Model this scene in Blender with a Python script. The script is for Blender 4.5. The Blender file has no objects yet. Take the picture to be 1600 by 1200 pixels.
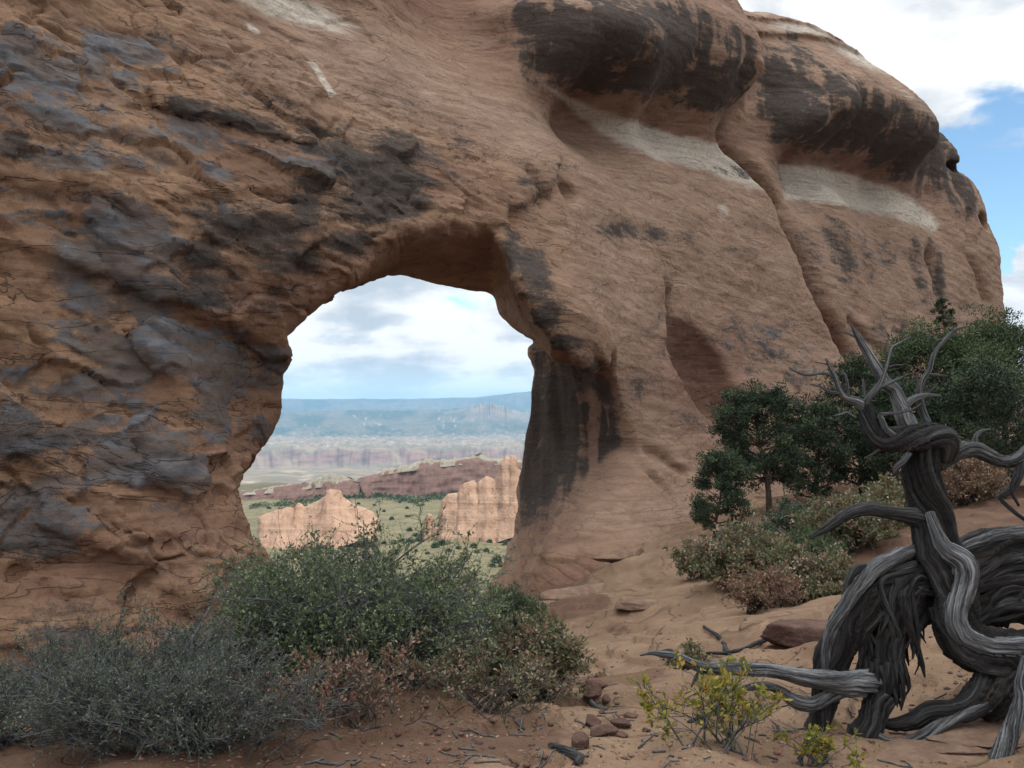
import bpy, bmesh, math, random
import numpy as np
from mathutils import Vector

random.seed(7)
RNG = np.random.default_rng(11)
S = bpy.context.scene
COL = S.collection
R = math.radians

# ------------------------------------------------------------------ camera
EYE = np.array([0.0, 0.0, 1.6])
FPX = 1500.0                        # focal length in photo pixels (photo is 1600 wide)
PITCH = math.atan(40.0 / FPX)
cam_d = bpy.data.cameras.new("camera")
cam = bpy.data.objects.new("camera", cam_d)
COL.objects.link(cam)
cam.location = EYE
cam.rotation_euler = (math.pi / 2 + PITCH, 0, 0)
cam_d.sensor_width = 36.0
cam_d.lens = 36.0 * FPX / 1600.0
cam_d.clip_start = 0.05
cam_d.clip_end = 60000
S.camera = cam

# ------------------------------------------------------------------ light
SUN_DIR = np.array([0.62, -0.40, 0.68]); SUN_DIR /= np.linalg.norm(SUN_DIR)
sun_d = bpy.data.lights.new("sun", 'SUN')
sun_d.energy = 2.7
sun_d.angle = R(0.5)
sun_d.color = (1.0, 0.94, 0.85)
sun = bpy.data.objects.new("sun", sun_d)
COL.objects.link(sun)
sun.rotation_euler = Vector(SUN_DIR).to_track_quat('Z', 'Y').to_euler()
sun.location = (30, -20, 40)

S.view_settings.view_transform = 'Standard'
S.view_settings.look = 'None'
S.view_settings.exposure = 0.45
S.view_settings.gamma = 1.0
S.view_settings.use_curve_mapping = False
S.render.engine = 'CYCLES'
S.cycles.use_denoising = True
S.cycles.max_bounces = 6
S.cycles.diffuse_bounces = 3
S.cycles.glossy_bounces = 2
S.cycles.transmission_bounces = 3
S.cycles.transparent_max_bounces = 4
S.cycles.volume_bounces = 1
S.cycles.sample_clamp_indirect = 6.0


class NT:
    """small node-tree helper"""
    def __init__(self, tree):
        self.t = tree; self.n = tree.nodes; self.l = tree.links
    def node(self, kind, ins=None, **props):
        nd = self.n.new(kind)
        for k, v in props.items():
            setattr(nd, k, v)
        for k, v in (ins or {}).items():
            self.put(nd.inputs[k], v)
        return nd
    def put(self, sock, v):
        if isinstance(v, bpy.types.NodeSocket):
            self.l.new(v, sock)
        elif isinstance(v, (tuple, list)) and len(v) == 3 and sock.type == 'RGBA':
            sock.default_value = (*v, 1)
        else:
            sock.default_value = v
    def math(self, op, a, b=0.0, c=0.0, clamp=False):
        nd = self.n.new('ShaderNodeMath'); nd.operation = op; nd.use_clamp = clamp
        for i, v in enumerate((a, b, c)):
            self.put(nd.inputs[i], v)
        return nd.outputs[0]
    def vmath(self, op, a, b=(0, 0, 0)):
        nd = self.n.new('ShaderNodeVectorMath'); nd.operation = op
        self.put(nd.inputs[0], a); self.put(nd.inputs[1], b)
        return nd.outputs['Value'] if op in ('DOT_PRODUCT', 'LENGTH') else nd.outputs[0]
    def mix(self, f, a, b, blend='MIX'):
        nd = self.n.new('ShaderNodeMix'); nd.data_type = 'RGBA'; nd.blend_type = blend
        self.put(nd.inputs[0], f); self.put(nd.inputs[6], a); self.put(nd.inputs[7], b)
        return nd.outputs[2]
    def step(self, v, lo, hi):
        nd = self.n.new('ShaderNodeMapRange'); nd.interpolation_type = 'SMOOTHSTEP'
        self.put(nd.inputs[0], v); self.put(nd.inputs[1], lo); self.put(nd.inputs[2], hi)
        return nd.outputs[0]
    def noise(self, vec, scale, detail=4.0, rough=0.55, dist=0.0):
        nd = self.n.new('ShaderNodeTexNoise')
        self.put(nd.inputs['Vector'], vec)
        nd.inputs['Scale'].default_value = scale; nd.inputs['Detail'].default_value = detail
        nd.inputs['Roughness'].default_value = rough; nd.inputs['Distortion'].default_value = dist
        return nd.outputs['Fac']
    def scaled(self, vec, s, rot=(0, 0, 0)):
        nd = self.n.new('ShaderNodeMapping')
        self.put(nd.inputs[0], vec); nd.inputs['Scale'].default_value = s; nd.inputs['Rotation'].default_value = rot
        return nd.outputs[0]
    def ramp(self, f, stops):
        nd = self.n.new('ShaderNodeValToRGB'); self.put(nd.inputs[0], f)
        el = nd.color_ramp.elements
        while len(el) < len(stops): el.new(0.5)
        for e, (p, c) in zip(el, stops):
            e.position = p; e.color = (*c, 1)
        return nd.outputs[0]


# ------------------------------------------------------------------ sky
world = bpy.data.worlds.new("World"); S.world = world
world.use_nodes = True
w = NT(world.node_tree); w.n.clear()
tc = w.node('ShaderNodeTexCoord')
D = tc.outputs['Generated']
sky = w.node('ShaderNodeTexSky', sky_type='NISHITA', sun_disc=False, sun_elevation=math.asin(SUN_DIR[2]),
             sun_rotation=math.atan2(SUN_DIR[0], SUN_DIR[1]), altitude=1500.0, air_density=1.0, dust_density=0.6, ozone_density=1.0)
sx = w.node('ShaderNodeSeparateXYZ', {0: D})
zz = w.math('ADD', w.math('MAXIMUM', sx.outputs[2], 0.0), 0.32)
flat = w.node('ShaderNodeCombineXYZ', {0: w.math('DIVIDE', sx.outputs[0], zz), 1: w.math('DIVIDE', sx.outputs[1], zz), 2: 0.0}).outputs[0]
flat = w.vmath('ADD', flat, (3.1, 7.4, 0.0))
cn = w.noise(flat, 2.0, 10.0, 0.56, 0.25)
cn2 = w.noise(w.vmath('ADD', flat, (5.0, 1.0, 2.0)), 4.6, 7.0, 0.55, 0.2)
cov = w.math('ADD', w.math('MULTIPLY', cn, 0.72), w.math('MULTIPLY', cn2, 0.28))
# an opening in the cloud cover low on the right
jit_ = w.vmath('MULTIPLY', w.vmath('SUBTRACT', w.node('ShaderNodeTexNoise', {'Vector': flat, 'Scale': 3.5, 'Detail': 6.0}).outputs['Color'], (.5, .5, .5)), (.16, .16, .16))
def patch(px, py, tight, amount):
    v = Vector(((px - 800) / FPX, 1.0, (640 - py) / FPX)).normalized()
    dt = w.vmath('DOT_PRODUCT', w.vmath('NORMALIZE', w.vmath('ADD', D, jit_)), tuple(v))
    return w.math('MULTIPLY', w.step(dt, math.cos(tight), 1.0), amount)
gap = w.math('ADD', patch(1560, 215, 0.10, 0.25), patch(1545, 345, 0.06, 0.27))
gap = w.math('ADD', gap, patch(1390, 95, 0.06, 0.10))
cov2 = w.math('SUBTRACT', cov, gap)
mask = w.step(cov2, 0.31, 0.40)
mask = w.math('MULTIPLY', mask, w.step(sx.outputs[2], -0.15, 0.01))
shade = w.noise(w.vmath('ADD', flat, (0.25, 0.18, 4.0)), 3.3, 10.0, 0.58, 0.1)
puff = w.math('SUBTRACT', w.noise(flat, 3.4, 9.0, 0.55, 0.15), w.noise(w.vmath('MULTIPLY', flat, (0.945, 0.945, 1.0)), 3.4, 9.0, 0.55, 0.15))
shade = w.math('SUBTRACT', w.math('ADD', w.math('MULTIPLY', shade, 0.75), 0.125), w.math('MULTIPLY', puff, 0.75))
cc = w.ramp(shade, [(0.42, (1.06, 1.06, 1.06)), (0.49, (0.95, 0.96, 0.97)), (0.55, (0.76, 0.80, 0.84)), (0.65, (0.56, 0.63, 0.70))])
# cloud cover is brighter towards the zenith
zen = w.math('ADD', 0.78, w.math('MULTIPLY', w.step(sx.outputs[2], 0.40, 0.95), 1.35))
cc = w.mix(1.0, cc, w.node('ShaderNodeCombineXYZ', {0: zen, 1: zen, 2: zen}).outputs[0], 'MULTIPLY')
skyc = w.mix(1.0, sky.outputs[0], (0.13, 0.15, 0.15), 'MULTIPLY')
hz = w.step(sx.outputs[2], 0.055, -0.005)
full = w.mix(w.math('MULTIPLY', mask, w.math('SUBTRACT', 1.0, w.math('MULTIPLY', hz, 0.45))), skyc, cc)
full = w.mix(w.math('MULTIPLY', hz, 0.4), full, (0.50, 0.70, 0.84))
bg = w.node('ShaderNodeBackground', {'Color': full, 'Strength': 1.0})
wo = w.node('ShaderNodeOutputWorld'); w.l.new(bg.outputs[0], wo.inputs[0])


# ------------------------------------------------------------------ helpers
def rays(px, py):
    px = np.asarray(px, float); py = np.asarray(py, float)
    a = (px - 800) / FPX; b = (600 - py) / FPX
    c, s = math.cos(PITCH), math.sin(PITCH)
    return np.stack([a, c - b * s, s + b * c], -1)

def at(px, py, Y):
    """world point seen at a photo pixel, Y metres ahead of the viewer"""
    r = rays(px, py)
    return EYE + r * (np.asarray(Y, float) / r[..., 1])[..., None]

def pix(P):
    q = np.asarray(P) - EYE
    c, s = math.cos(PITCH), math.sin(PITCH)
    f = q[..., 1] * c + q[..., 2] * s
    u = -q[..., 1] * s + q[..., 2] * c
    f = np.maximum(f, 0.05)
    return 800 + FPX * q[..., 0] / f, 600 - FPX * u / f

def smooth(e0, e1, x):
    t = np.clip((x - e0) / (e1 - e0), 0, 1)
    return t * t * (3 - 2 * t)

_perm = np.random.default_rng(3).permutation(256).astype(np.int32)
_perm = np.concatenate([_perm, _perm, _perm])
_g = np.random.default_rng(5).normal(size=(256, 3)); _g = (_g / np.linalg.norm(_g, axis=1)[:, None] * 1.5).astype(np.float32)

def pn(x, y, z=0.0):
    """gradient noise, about -1..1"""
    x, y, z = np.broadcast_arrays(np.asarray(x, np.float32), np.asarray(y, np.float32), np.asarray(z, np.float32))
    xi = np.floor(x); yi = np.floor(y); zi = np.floor(z)
    xf = x - xi; yf = y - yi; zf = z - zi
    xi = xi.astype(np.int32) & 255; yi = yi.astype(np.int32) & 255; zi = zi.astype(np.int32) & 255
    fx = xf * xf * xf * (xf * (xf * 6 - 15) + 10); fy = yf * yf * yf * (yf * (yf * 6 - 15) + 10); fz = zf * zf * zf * (zf * (zf * 6 - 15) + 10)
    out = 0
    for dx in (0, 1):
        wx = fx if dx else 1 - fx
        for dy in (0, 1):
            wy = fy if dy else 1 - fy
            h1 = _perm[_perm[xi + dx] + yi + dy]
            for dz in (0, 1):
                wz = fz if dz else 1 - fz
                g = _g[_perm[h1 + zi + dz]]
                out = out + wx * wy * wz * (g[..., 0] * (xf - dx) + g[..., 1] * (yf - dy) + g[..., 2] * (zf - dz))
    return out

def fbm(x, y, z=0.0, oct=4, gain=0.5, lac=2.03):
    a = 1.0; s = 0.0; f = 1.0
    for i in range(oct):
        s = s + a * pn(np.asarray(x) * f + 17.3 * i, np.asarray(y) * f + 5.1 * i, np.asarray(z) * f + 9.7 * i)
        a *= gain; f *= lac
    return s

class TPS:
    """thin-plate surface through scattered points"""
    def __init__(self, P, v, lam=1e-3):
        P = np.asarray(P, float); v = np.asarray(v, float); n = len(P)
        self.P = P
        K = self.k(P, P) + lam * np.eye(n)
        A = np.zeros((n + 3, n + 3)); A[:n, :n] = K; A[:n, n] = 1; A[:n, n + 1:] = P; A[n, :n] = 1; A[n + 1:, :n] = P.T
        self.c = np.linalg.solve(A, np.concatenate([v, [0, 0, 0]]))
    @staticmethod
    def k(A, B):
        r2 = ((A[:, None, :] - B[None, :, :]) ** 2).sum(-1)
        return 0.5 * r2 * np.log(r2 + 1e-9)
    def __call__(self, x, y):
        x = np.asarray(x, float); sh = x.shape
        Q = np.stack([x.ravel(), np.asarray(y, float).ravel()], 1)
        out = np.empty(len(Q)); n = len(self.P)
        for i in range(0, len(Q), 100000):
            q = Q[i:i + 100000]
            out[i:i + 100000] = self.k(q, self.P) @ self.c[:n] + self.c[n] + q @ self.c[n + 1:]
        return out.reshape(sh)

def mesh_np(name, V, F, mat=None, parent=None, smooth_=True, attrs=None, uv=None, loc=None):
    """V (n,3), F (m,4) or (m,3) arrays -> one mesh object; attrs name -> (n,) float or (n,4) colour"""
    V = np.asarray(V, np.float32)
    me = bpy.data.meshes.new(name)
    Fs = F if isinstance(F, list) else [F]
    Fs = [np.asarray(f, np.int32) for f in Fs if len(f)]
    nl = sum(f.size for f in Fs); nf = sum(len(f) for f in Fs)
    me.vertices.add(len(V)); me.vertices.foreach_set('co', V.ravel())
    me.loops.add(nl); me.polygons.add(nf)
    li = np.concatenate([f.ravel() for f in Fs])
    tot = np.concatenate([np.full(len(f), f.shape[1], np.int32) for f in Fs])
    st = np.concatenate([[0], np.cumsum(tot)[:-1]]).astype(np.int32)
    me.loops.foreach_set('vertex_index', li); me.polygons.foreach_set('loop_start', st)
    if smooth_:
        me.polygons.foreach_set('use_smooth', np.ones(nf, bool))
    me.update(calc_edges=True)
    for k, a in (attrs or {}).items():
        a = np.asarray(a, np.float32)
        if a.ndim == 1:
            at_ = me.attributes.new(k, 'FLOAT', 'POINT'); at_.data.foreach_set('value', a)
        else:
            at_ = me.attributes.new(k, 'FLOAT_COLOR', 'POINT'); at_.data.foreach_set('color', a.ravel())
    if uv is not None:
        ul = me.uv_layers.new(name='UVMap'); ul.data.foreach_set('uv', np.asarray(uv, np.float32)[li].ravel())
    if mat: me.materials.append(mat)
    o = bpy.data.objects.new(name, me); COL.objects.link(o)
    if parent is not None: o.parent = parent
    if loc is not None: o.location = loc
    return o

def tag(o, label=None, cat=None, group=None, kind=None):
    if label: o['label'] = label
    if cat: o['category'] = cat
    if group: o['group'] = group
    if kind: o['kind'] = kind
    return o

def empty(name, loc, label, cat, group=None):
    o = bpy.data.objects.new(name, None); COL.objects.link(o); o.location = loc
    o.empty_display_size = 0.2
    return tag(o, label, cat, group)

def grid_faces(n, m, wrap=False):
    """quads of an n x m vertex grid (row-major); wrap closes the second direction"""
    i = np.arange(n - 1)[:, None]; mm = m if wrap else m - 1
    j = np.arange(mm)[None, :]; j2 = (j + 1) % m
    return np.stack(np.broadcast_arrays(i * m + j, i * m + j2, (i + 1) * m + j2, (i + 1) * m + j), -1).reshape(-1, 4)

def mat_new(name):
    m = bpy.data.materials.new(name); m.use_nodes = True
    t = NT(m.node_tree); t.n.clear()
    b = t.node('ShaderNodeBsdfPrincipled'); o = t.node('ShaderNodeOutputMaterial')
    t.l.new(b.outputs[0], o.inputs[0])
    b.inputs['Roughness'].default_value = 0.9
    b.inputs['Specular IOR Level'].default_value = 0.2
    return m, t, b, o

# ------------------------------------------------------------------ ground
WU = np.array([1, 1, 0]) / math.sqrt(2); WN = np.array([1, -1, 0]) / math.sqrt(2); WO = np.array([0, 20.0, 0])

def wall_uz(px, py, d):
    r = rays(px, py)
    t = (np.asarray(d, float) - (EYE - WO) @ WN) / (r @ WN)
    P = EYE + r * t[..., None]
    return (P - WO) @ WU, P[..., 2]

_gp = [(300, 1190, 4.4), (800, 1190, 4.4), (1100, 1190, 4.4), (1500, 1240, 4.3), (1000, 1100, 6.0), (1000, 1020, 8.7), (1000, 950, 12.2), (1000, 880, 16.6),
       (900, 1100, 6.1), (860, 960, 13.5), (820, 965, 16.3), (1080, 870, 16.5), (1180, 820, 17.5), (1400, 1178, 4.95), (1550, 1168, 4.9), (1250, 1165, 4.9), (1200, 1000, 9.0), (1300, 960, 9.6),
       (1400, 980, 7.4), (1550, 980, 7.4), (1130, 920, 13.2), (1250, 850, 15.5), (1400, 805, 17.0), (1550, 785, 19.0), (1560, 770, 24), (1500, 752, 33), (1620, 738, 45),
       (1250, 775, 23), (100, 1060, 11.6), (250, 1020, 12.6), (430, 945, 15.0), (-300, 1100, 9.5), (200, 1150, 7.0), (500, 1120, 6.6), (600, 1040, 10.0), (640, 990, 15.0), (740, 985, 16.5), (650, 960, 19.0),
       (430, 1000, 18.0), (700, 965, 22.0)]
_gP = np.array([at(a, b, c) for a, b, c in _gp])
_gP = np.vstack([_gP, [[0, 0, 0], [3, 0, .1], [-3, 0, -.05], [0, -6, .2], [8, -4, .5], [-8, -4, -.2], [12, 8, 1.0], [-14, 6, -1.2], [30, 20, 3.0], [40, 45, 3.0], [-10, 12, -1.8]]])
_near = TPS(_gP[:, :2], _gP[:, 2], 0.02)
_vr = np.array([0, 20, 27, 40, 60, 80, 150, 250, 300, 420, 540, 700, 900, 1500, 2500, 3430, 3500, 3640, 3700, 5000, 5900, 7000, 7900, 8300, 9500, 11000, 11900, 12500, 16000.])
_vz = np.array([-2, -2.6, -5.5, -11, -18, -23.5, -30, -37, -39.5, -42.5, -47, -51, -64, -122, -157, -204, -196, -150, -142, -152, -160, -95, -30, -18, -50, 0, 110, 135, 150.])

def ground_z(x, y, fine=True):
    x = np.asarray(x, float); y = np.asarray(y, float)
    r = np.hypot(x, y) + 1e-6; az = np.arctan2(x, y)
    dwall = (x * WN[0] + (y - 20) * WN[1])
    near = np.clip(_near(np.clip(x, -60, 60), np.clip(y, -40, 70)), -4, 4)
    far = smooth(150, 1200, r)
    rr = r * (1 + far * (0.045 * fbm(az * 9, r / 2500, 1.0, 4) + 0.02 * fbm(az * 60, r / 900, 4.0, 3) * smooth(1500, 3000, r)))
    val = np.interp(rr, _vr, _vz)
    # the long mesa tilts down to the left, a craggy butte stands on its right end
    m = smooth(5800, 7600, r) * (1 - smooth(8600, 10500, r))
    pxaz = 800 + FPX * np.tan(az)
    val = val + m * (14 * np.exp(-((pxaz - 560) / 160.) ** 2) - 12 * smooth(620, 380, pxaz))
    crag = np.exp(-((pxaz - 768) / 34.) ** 2) * np.exp(-((r - 7300) / 420.) ** 2)
    val = val + crag * (46 + 70 * np.abs(pn(pxaz / 5.0, 3.0, r / 3000))) + np.exp(-((pxaz - 745) / 75.) ** 2) * np.exp(-((r - 7500) / 700.) ** 2) * 58
    fm = smooth(10500, 11500, r)
    val = val + fm * (22 * fbm(az * 14, 0.3, 2.0, 3) + 120 * np.exp(-((pxaz - 845) / 85.) ** 2) - 10 * smooth(560, 400, pxaz))
    if fine:
        s = np.clip(r / 300, 0.2, 8)
        val = val + s * 0.9 * fbm(x / (14 * s), y / (14 * s), 7.0, 3)
        val = val + smooth(3000, 4000, r) * (1 - smooth(10500, 11500, r)) * 9 * fbm(az * 130, r / 130, 2.0, 3)
    w_ = np.maximum(smooth(-2.2, -8.0, dwall), smooth(45, 120, r))
    z = near * (1 - w_) + val * w_
    return z

def near_detail(x, y):
    """slickrock swells and thin ledges of the ground near the viewer"""
    r = np.hypot(x, y)
    k = 1 - smooth(28, 45, r)
    n = fbm(x * 0.55 + 3, y * 0.55, 0.4, 3)
    led = 0
    for th in (-0.45, -0.1, 0.22, 0.5):
        led = led + smooth(th - 0.02, th + 0.02, n + 0.25 * pn(x * 2.2, y * 2.2, 3.0))
    rough = fbm(x * 3.1, y * 3.1, 2.0, 4)
    return k * (0.07 * n + 0.045 * led + 0.022 * rough)

def H(x, y):
    x = np.asarray(x, float); y = np.asarray(y, float)
    return ground_z(x, y) + near_detail(x, y)

def hit(px, py, r0=2.0, r1=6000.0):
    """where the sight line through a photo pixel meets the ground"""
    v = rays(px, py); hv = math.hypot(v[0], v[1]); sl_ = v[2] / hv; a_ = math.degrees(math.atan2(v[0], v[1]))
    i = int(np.clip(np.searchsorted(a1, a_) - 1, 0, len(a1) - 2)); f = (a_ - a1[i]) / (a1[i + 1] - a1[i])
    zc = gz[:, i] * (1 - f) + gz[:, i + 1] * f
    g = zc - EYE[2] - sl_ * rr1
    ok = np.nonzero((g > 0) & (rr1 > r0) & (rr1 < r1))[0]
    k = int(ok[0]) if len(ok) else int(np.searchsorted(rr1, r1)) - 1
    k = max(k, 1); q = np.clip(g[k - 1] / (g[k - 1] - g[k] + 1e-12), 0, 1)
    r = rr1[k - 1] + (rr1[k] - rr1[k - 1]) * q
    return np.array([v[0] / hv * r, v[1] / hv * r, EYE[2] + sl_ * r])

a1 = np.concatenate([np.arange(-180, -30, 2.0), np.arange(-30, -16.2, 0.16), np.arange(-16.2, 2.6, 0.045), np.arange(2.6, 30, 0.12), np.arange(30, 180, 2.0)])
rr1 = np.concatenate([np.geomspace(0.3, 3.2, 24)[:-1], np.geomspace(3.2, 26, 360)[:-1], np.geomspace(26, 140, 110)[:-1], np.geomspace(140, 16000, 560)])
AZ, RRm = np.meshgrid(np.radians(a1), rr1)
gx = RRm * np.sin(AZ); gy = RRm * np.cos(AZ)
gz = H(gx, gy)
gv = np.stack([gx, gy, gz], -1)
V0 = gv.reshape(-1, 3)
F0 = grid_faces(len(rr1), len(a1), True)[:, ::-1]
# stains of the ground itself: soil / slickrock / scrub / red cliff / forest / pale rock
r_ = RRm; dd = gx * WN[0] + (gy - 20) * WN[1]
PX, PY = pix(gv.reshape(-1, 3)); PX = PX.reshape(r_.shape); PY = PY.reshape(r_.shape)
slick = smooth(-0.3, 0.3, (gx - (-0.4 + 0.09 * gy)) / 2.2 + 0.5 * fbm(gx * .5, gy * .5, 5., 3))
slick = slick * (1 - 0.85 * smooth(0.2, 0.8, (gx - (2.6 + 0.14 * (gy - 9))) / 2.0 + 0.4 * fbm(gx * .6, gy * .6, 9., 3)) * smooth(7.2, 9.5, gy))
valley = smooth(-3, -14, dd) * smooth(24, 60, r_) + smooth(60, 130, r_); valley = np.clip(valley, 0, 1)
sl = np.gradient(gz, axis=0) / np.maximum(np.gradient(r_, axis=0), 1e-3)
cliff = smooth(0.14, 0.4, sl) * smooth(2800, 3300, r_) * (1 - smooth(9000, 10000, r_))
forest = smooth(5200, 6200, r_) * (0.55 + 0.45 * smooth(-0.2, 0.25, fbm(np.tan(AZ) * 26, r_ / 900, 3., 4)))
forest = np.clip(forest - np.exp(-((PX - 770) / 45.) ** 2) * np.exp(-((r_ - 7200) / 450.) ** 2), 0, 1)
palev = smooth(3650, 3900, r_) * (1 - smooth(5600, 6600, r_)) * smooth(0.0, 0.7, fbm(np.tan(AZ) * 190, r_ / 200, 6., 4)) * .8
palev = np.maximum(palev, smooth(0.35, 0.75, fbm(np.tan(AZ) * 30, r_ / 260, 8., 3)) * smooth(900, 1500, r_) * (1 - smooth(3000, 3300, r_)) * .9)
palev = np.maximum(palev, smooth(0.30, 0.7, fbm(np.tan(AZ) * 230, r_ / 260, 18., 4)) * smooth(0.0, .5, fbm(np.tan(AZ) * 22, r_ / 500, 28., 2)) * smooth(5900, 6300, r_) * (1 - smooth(8200, 9000, r_)))
sandy = (1 - smooth(170, 260, r_)) * smooth(-0.35, 0.3, fbm(gx / 26, gy / 26, 1., 4)) + 0.5 * smooth(.2, .7, fbm(gx / 50, gy / 50, 4., 3))
A = np.stack([slick, valley, np.clip(cliff, 0, 1), np.clip(forest, 0, 1)], -1).reshape(-1, 4)
B = np.stack([np.clip(palev, 0, 1), np.clip(sandy, 0, 1), np.zeros_like(slick), np.ones_like(slick)], -1).reshape(-1, 4)

gm, t, b, o_ = mat_new('ground')
geo = t.node('ShaderNodeNewGeometry'); pos = geo.outputs['Position']
aA = t.node('ShaderNodeAttribute', attribute_name='zone_a'); aB = t.node('ShaderNodeAttribute', attribute_name='zone_b')
sA = t.node('ShaderNodeSeparateColor', {0: aA.outputs['Color']}); sB = t.node('ShaderNodeSeparateColor', {0: aB.outputs['Color']})
n1 = t.noise(pos, 1.3, 8, 0.62); n2 = t.noise(pos, 9.0, 6, 0.65); n3 = t.noise(pos, 55.0, 4, 0.6)
soil = t.mix(t.step(n1, 0.35, 0.65), (0.105, 0.060, 0.040), (0.165, 0.097, 0.062))
soil = t.mix(t.step(n3, 0.55, 0.72), soil, (0.09, 0.055, 0.04))
rock = t.mix(t.step(n1, 0.32, 0.68), (0.180, 0.112, 0.070), (0.262, 0.172, 0.110))
rock = t.mix(t.math('MULTIPLY', t.step(n2, 0.52, 0.70), 0.55), rock, (0.165, 0.11, 0.08))
rock = t.mix(t.math('MULTIPLY', t.step(n3, 0.60, 0.75), 0.4), rock, (0.12, 0.085, 0.065))
crk = t.step(t.math('ABSOLUTE', t.math('SUBTRACT', t.noise(pos, 0.55, 3, 0.5, 0.6), 0.5)), 0.006, 0.001)
nl_ = t.noise(t.scaled(pos, (1, 1, 1)), 3.4, 7, 0.72, 0.6)
rock = t.mix(t.math('MULTIPLY', t.step(nl_, 0.52, 0.70), 0.35), rock, (0.125, 0.08, 0.055))
rock = t.mix(t.math('MULTIPLY', t.step(nl_, 0.44, 0.34), 0.45), rock, (0.34, 0.245, 0.17))
rock = t.mix(t.math('MULTIPLY', crk, 0.35), rock, (0.05, 0.033, 0.025))
nearc = t.mix(t.step(t.math('ADD', sA.outputs[0], t.math('MULTIPLY', t.math('SUBTRACT', n2, 0.5), 0.9)), 0.38, 0.62), soil, rock)
m1 = t.noise(pos, 0.11, 8, 0.7); m2 = t.noise(pos, 0.55, 6, 0.72); m3 = t.noise(t.scaled(pos, (1, 1, 1)), 0.9, 3, 0.6)
grass = t.mix(t.step(m1, 0.35, 0.65), (0.118, 0.104, 0.056), (0.185, 0.160, 0.090))
grass = t.mix(t.step(m2, 0.52, 0.62), grass, (0.062, 0.066, 0.038))
sand = t.mix(t.step(m2, 0.4, 0.6), (0.33, 0.205, 0.125), (0.26, 0.17, 0.105))
vc = t.mix(t.step(t.math('ADD', sB.outputs[1], t.math('MULTIPLY', t.math('SUBTRACT', m2, 0.5), 1.6)), 0.55, 0.75), grass, sand)
f1 = t.noise(pos, 0.006, 8, 0.7)
far_plain = t.mix(t.step(f1, 0.42, 0.6), (0.14, 0.125, 0.085), (0.24, 0.185, 0.13))
dist = t.vmath('LENGTH', pos)
vc = t.mix(t.step(dist, 650, 1100), vc, far_plain)
vc = t.mix(t.math('MULTIPLY', sB.outputs[0], .6), vc, (0.42, 0.335, 0.26))
dots = t.step(t.noise(pos, 0.02, 5, 0.75), 0.52, 0.60)
fo = t.mix(dots, (0.035, 0.055, 0.035), (0.075, 0.09, 0.055))
fo = t.mix(sB.outputs[0], fo, (0.42, 0.34, 0.27))
vc = t.mix(aA.outputs['Alpha'], vc, fo)
vc = t.mix(t.math('MULTIPLY', sA.outputs[2], 0.9), vc, t.mix(t.step(t.noise(t.scaled(pos, (1, 1, 6)), 0.012, 5), .4, .6), (0.12, 0.075, 0.066), (0.21, 0.125, 0.10)))
col = t.mix(sA.outputs[1], nearc, vc)
t.put(b.inputs['Base Color'], col)
bh = t.math('ADD', t.math('MULTIPLY', n2, 0.6), t.math('MULTIPLY', n3, 0.3))
bh = t.math('ADD', bh, t.math('MULTIPLY', t.noise(pos, 140.0, 2, 0.6), 0.12)); bh = t.math('SUBTRACT', bh, t.math('MULTIPLY', crk, 0.5))
bp = t.node('ShaderNodeBump', {'Height': bh, 'Strength': 0.7, 'Distance': 0.06})
t.l.new(bp.outputs[0], b.inputs['Normal'])
ground = mesh_np('ground', V0, F0, gm, attrs={'zone_a': A, 'zone_b': B})
tag(ground, kind='structure')

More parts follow.
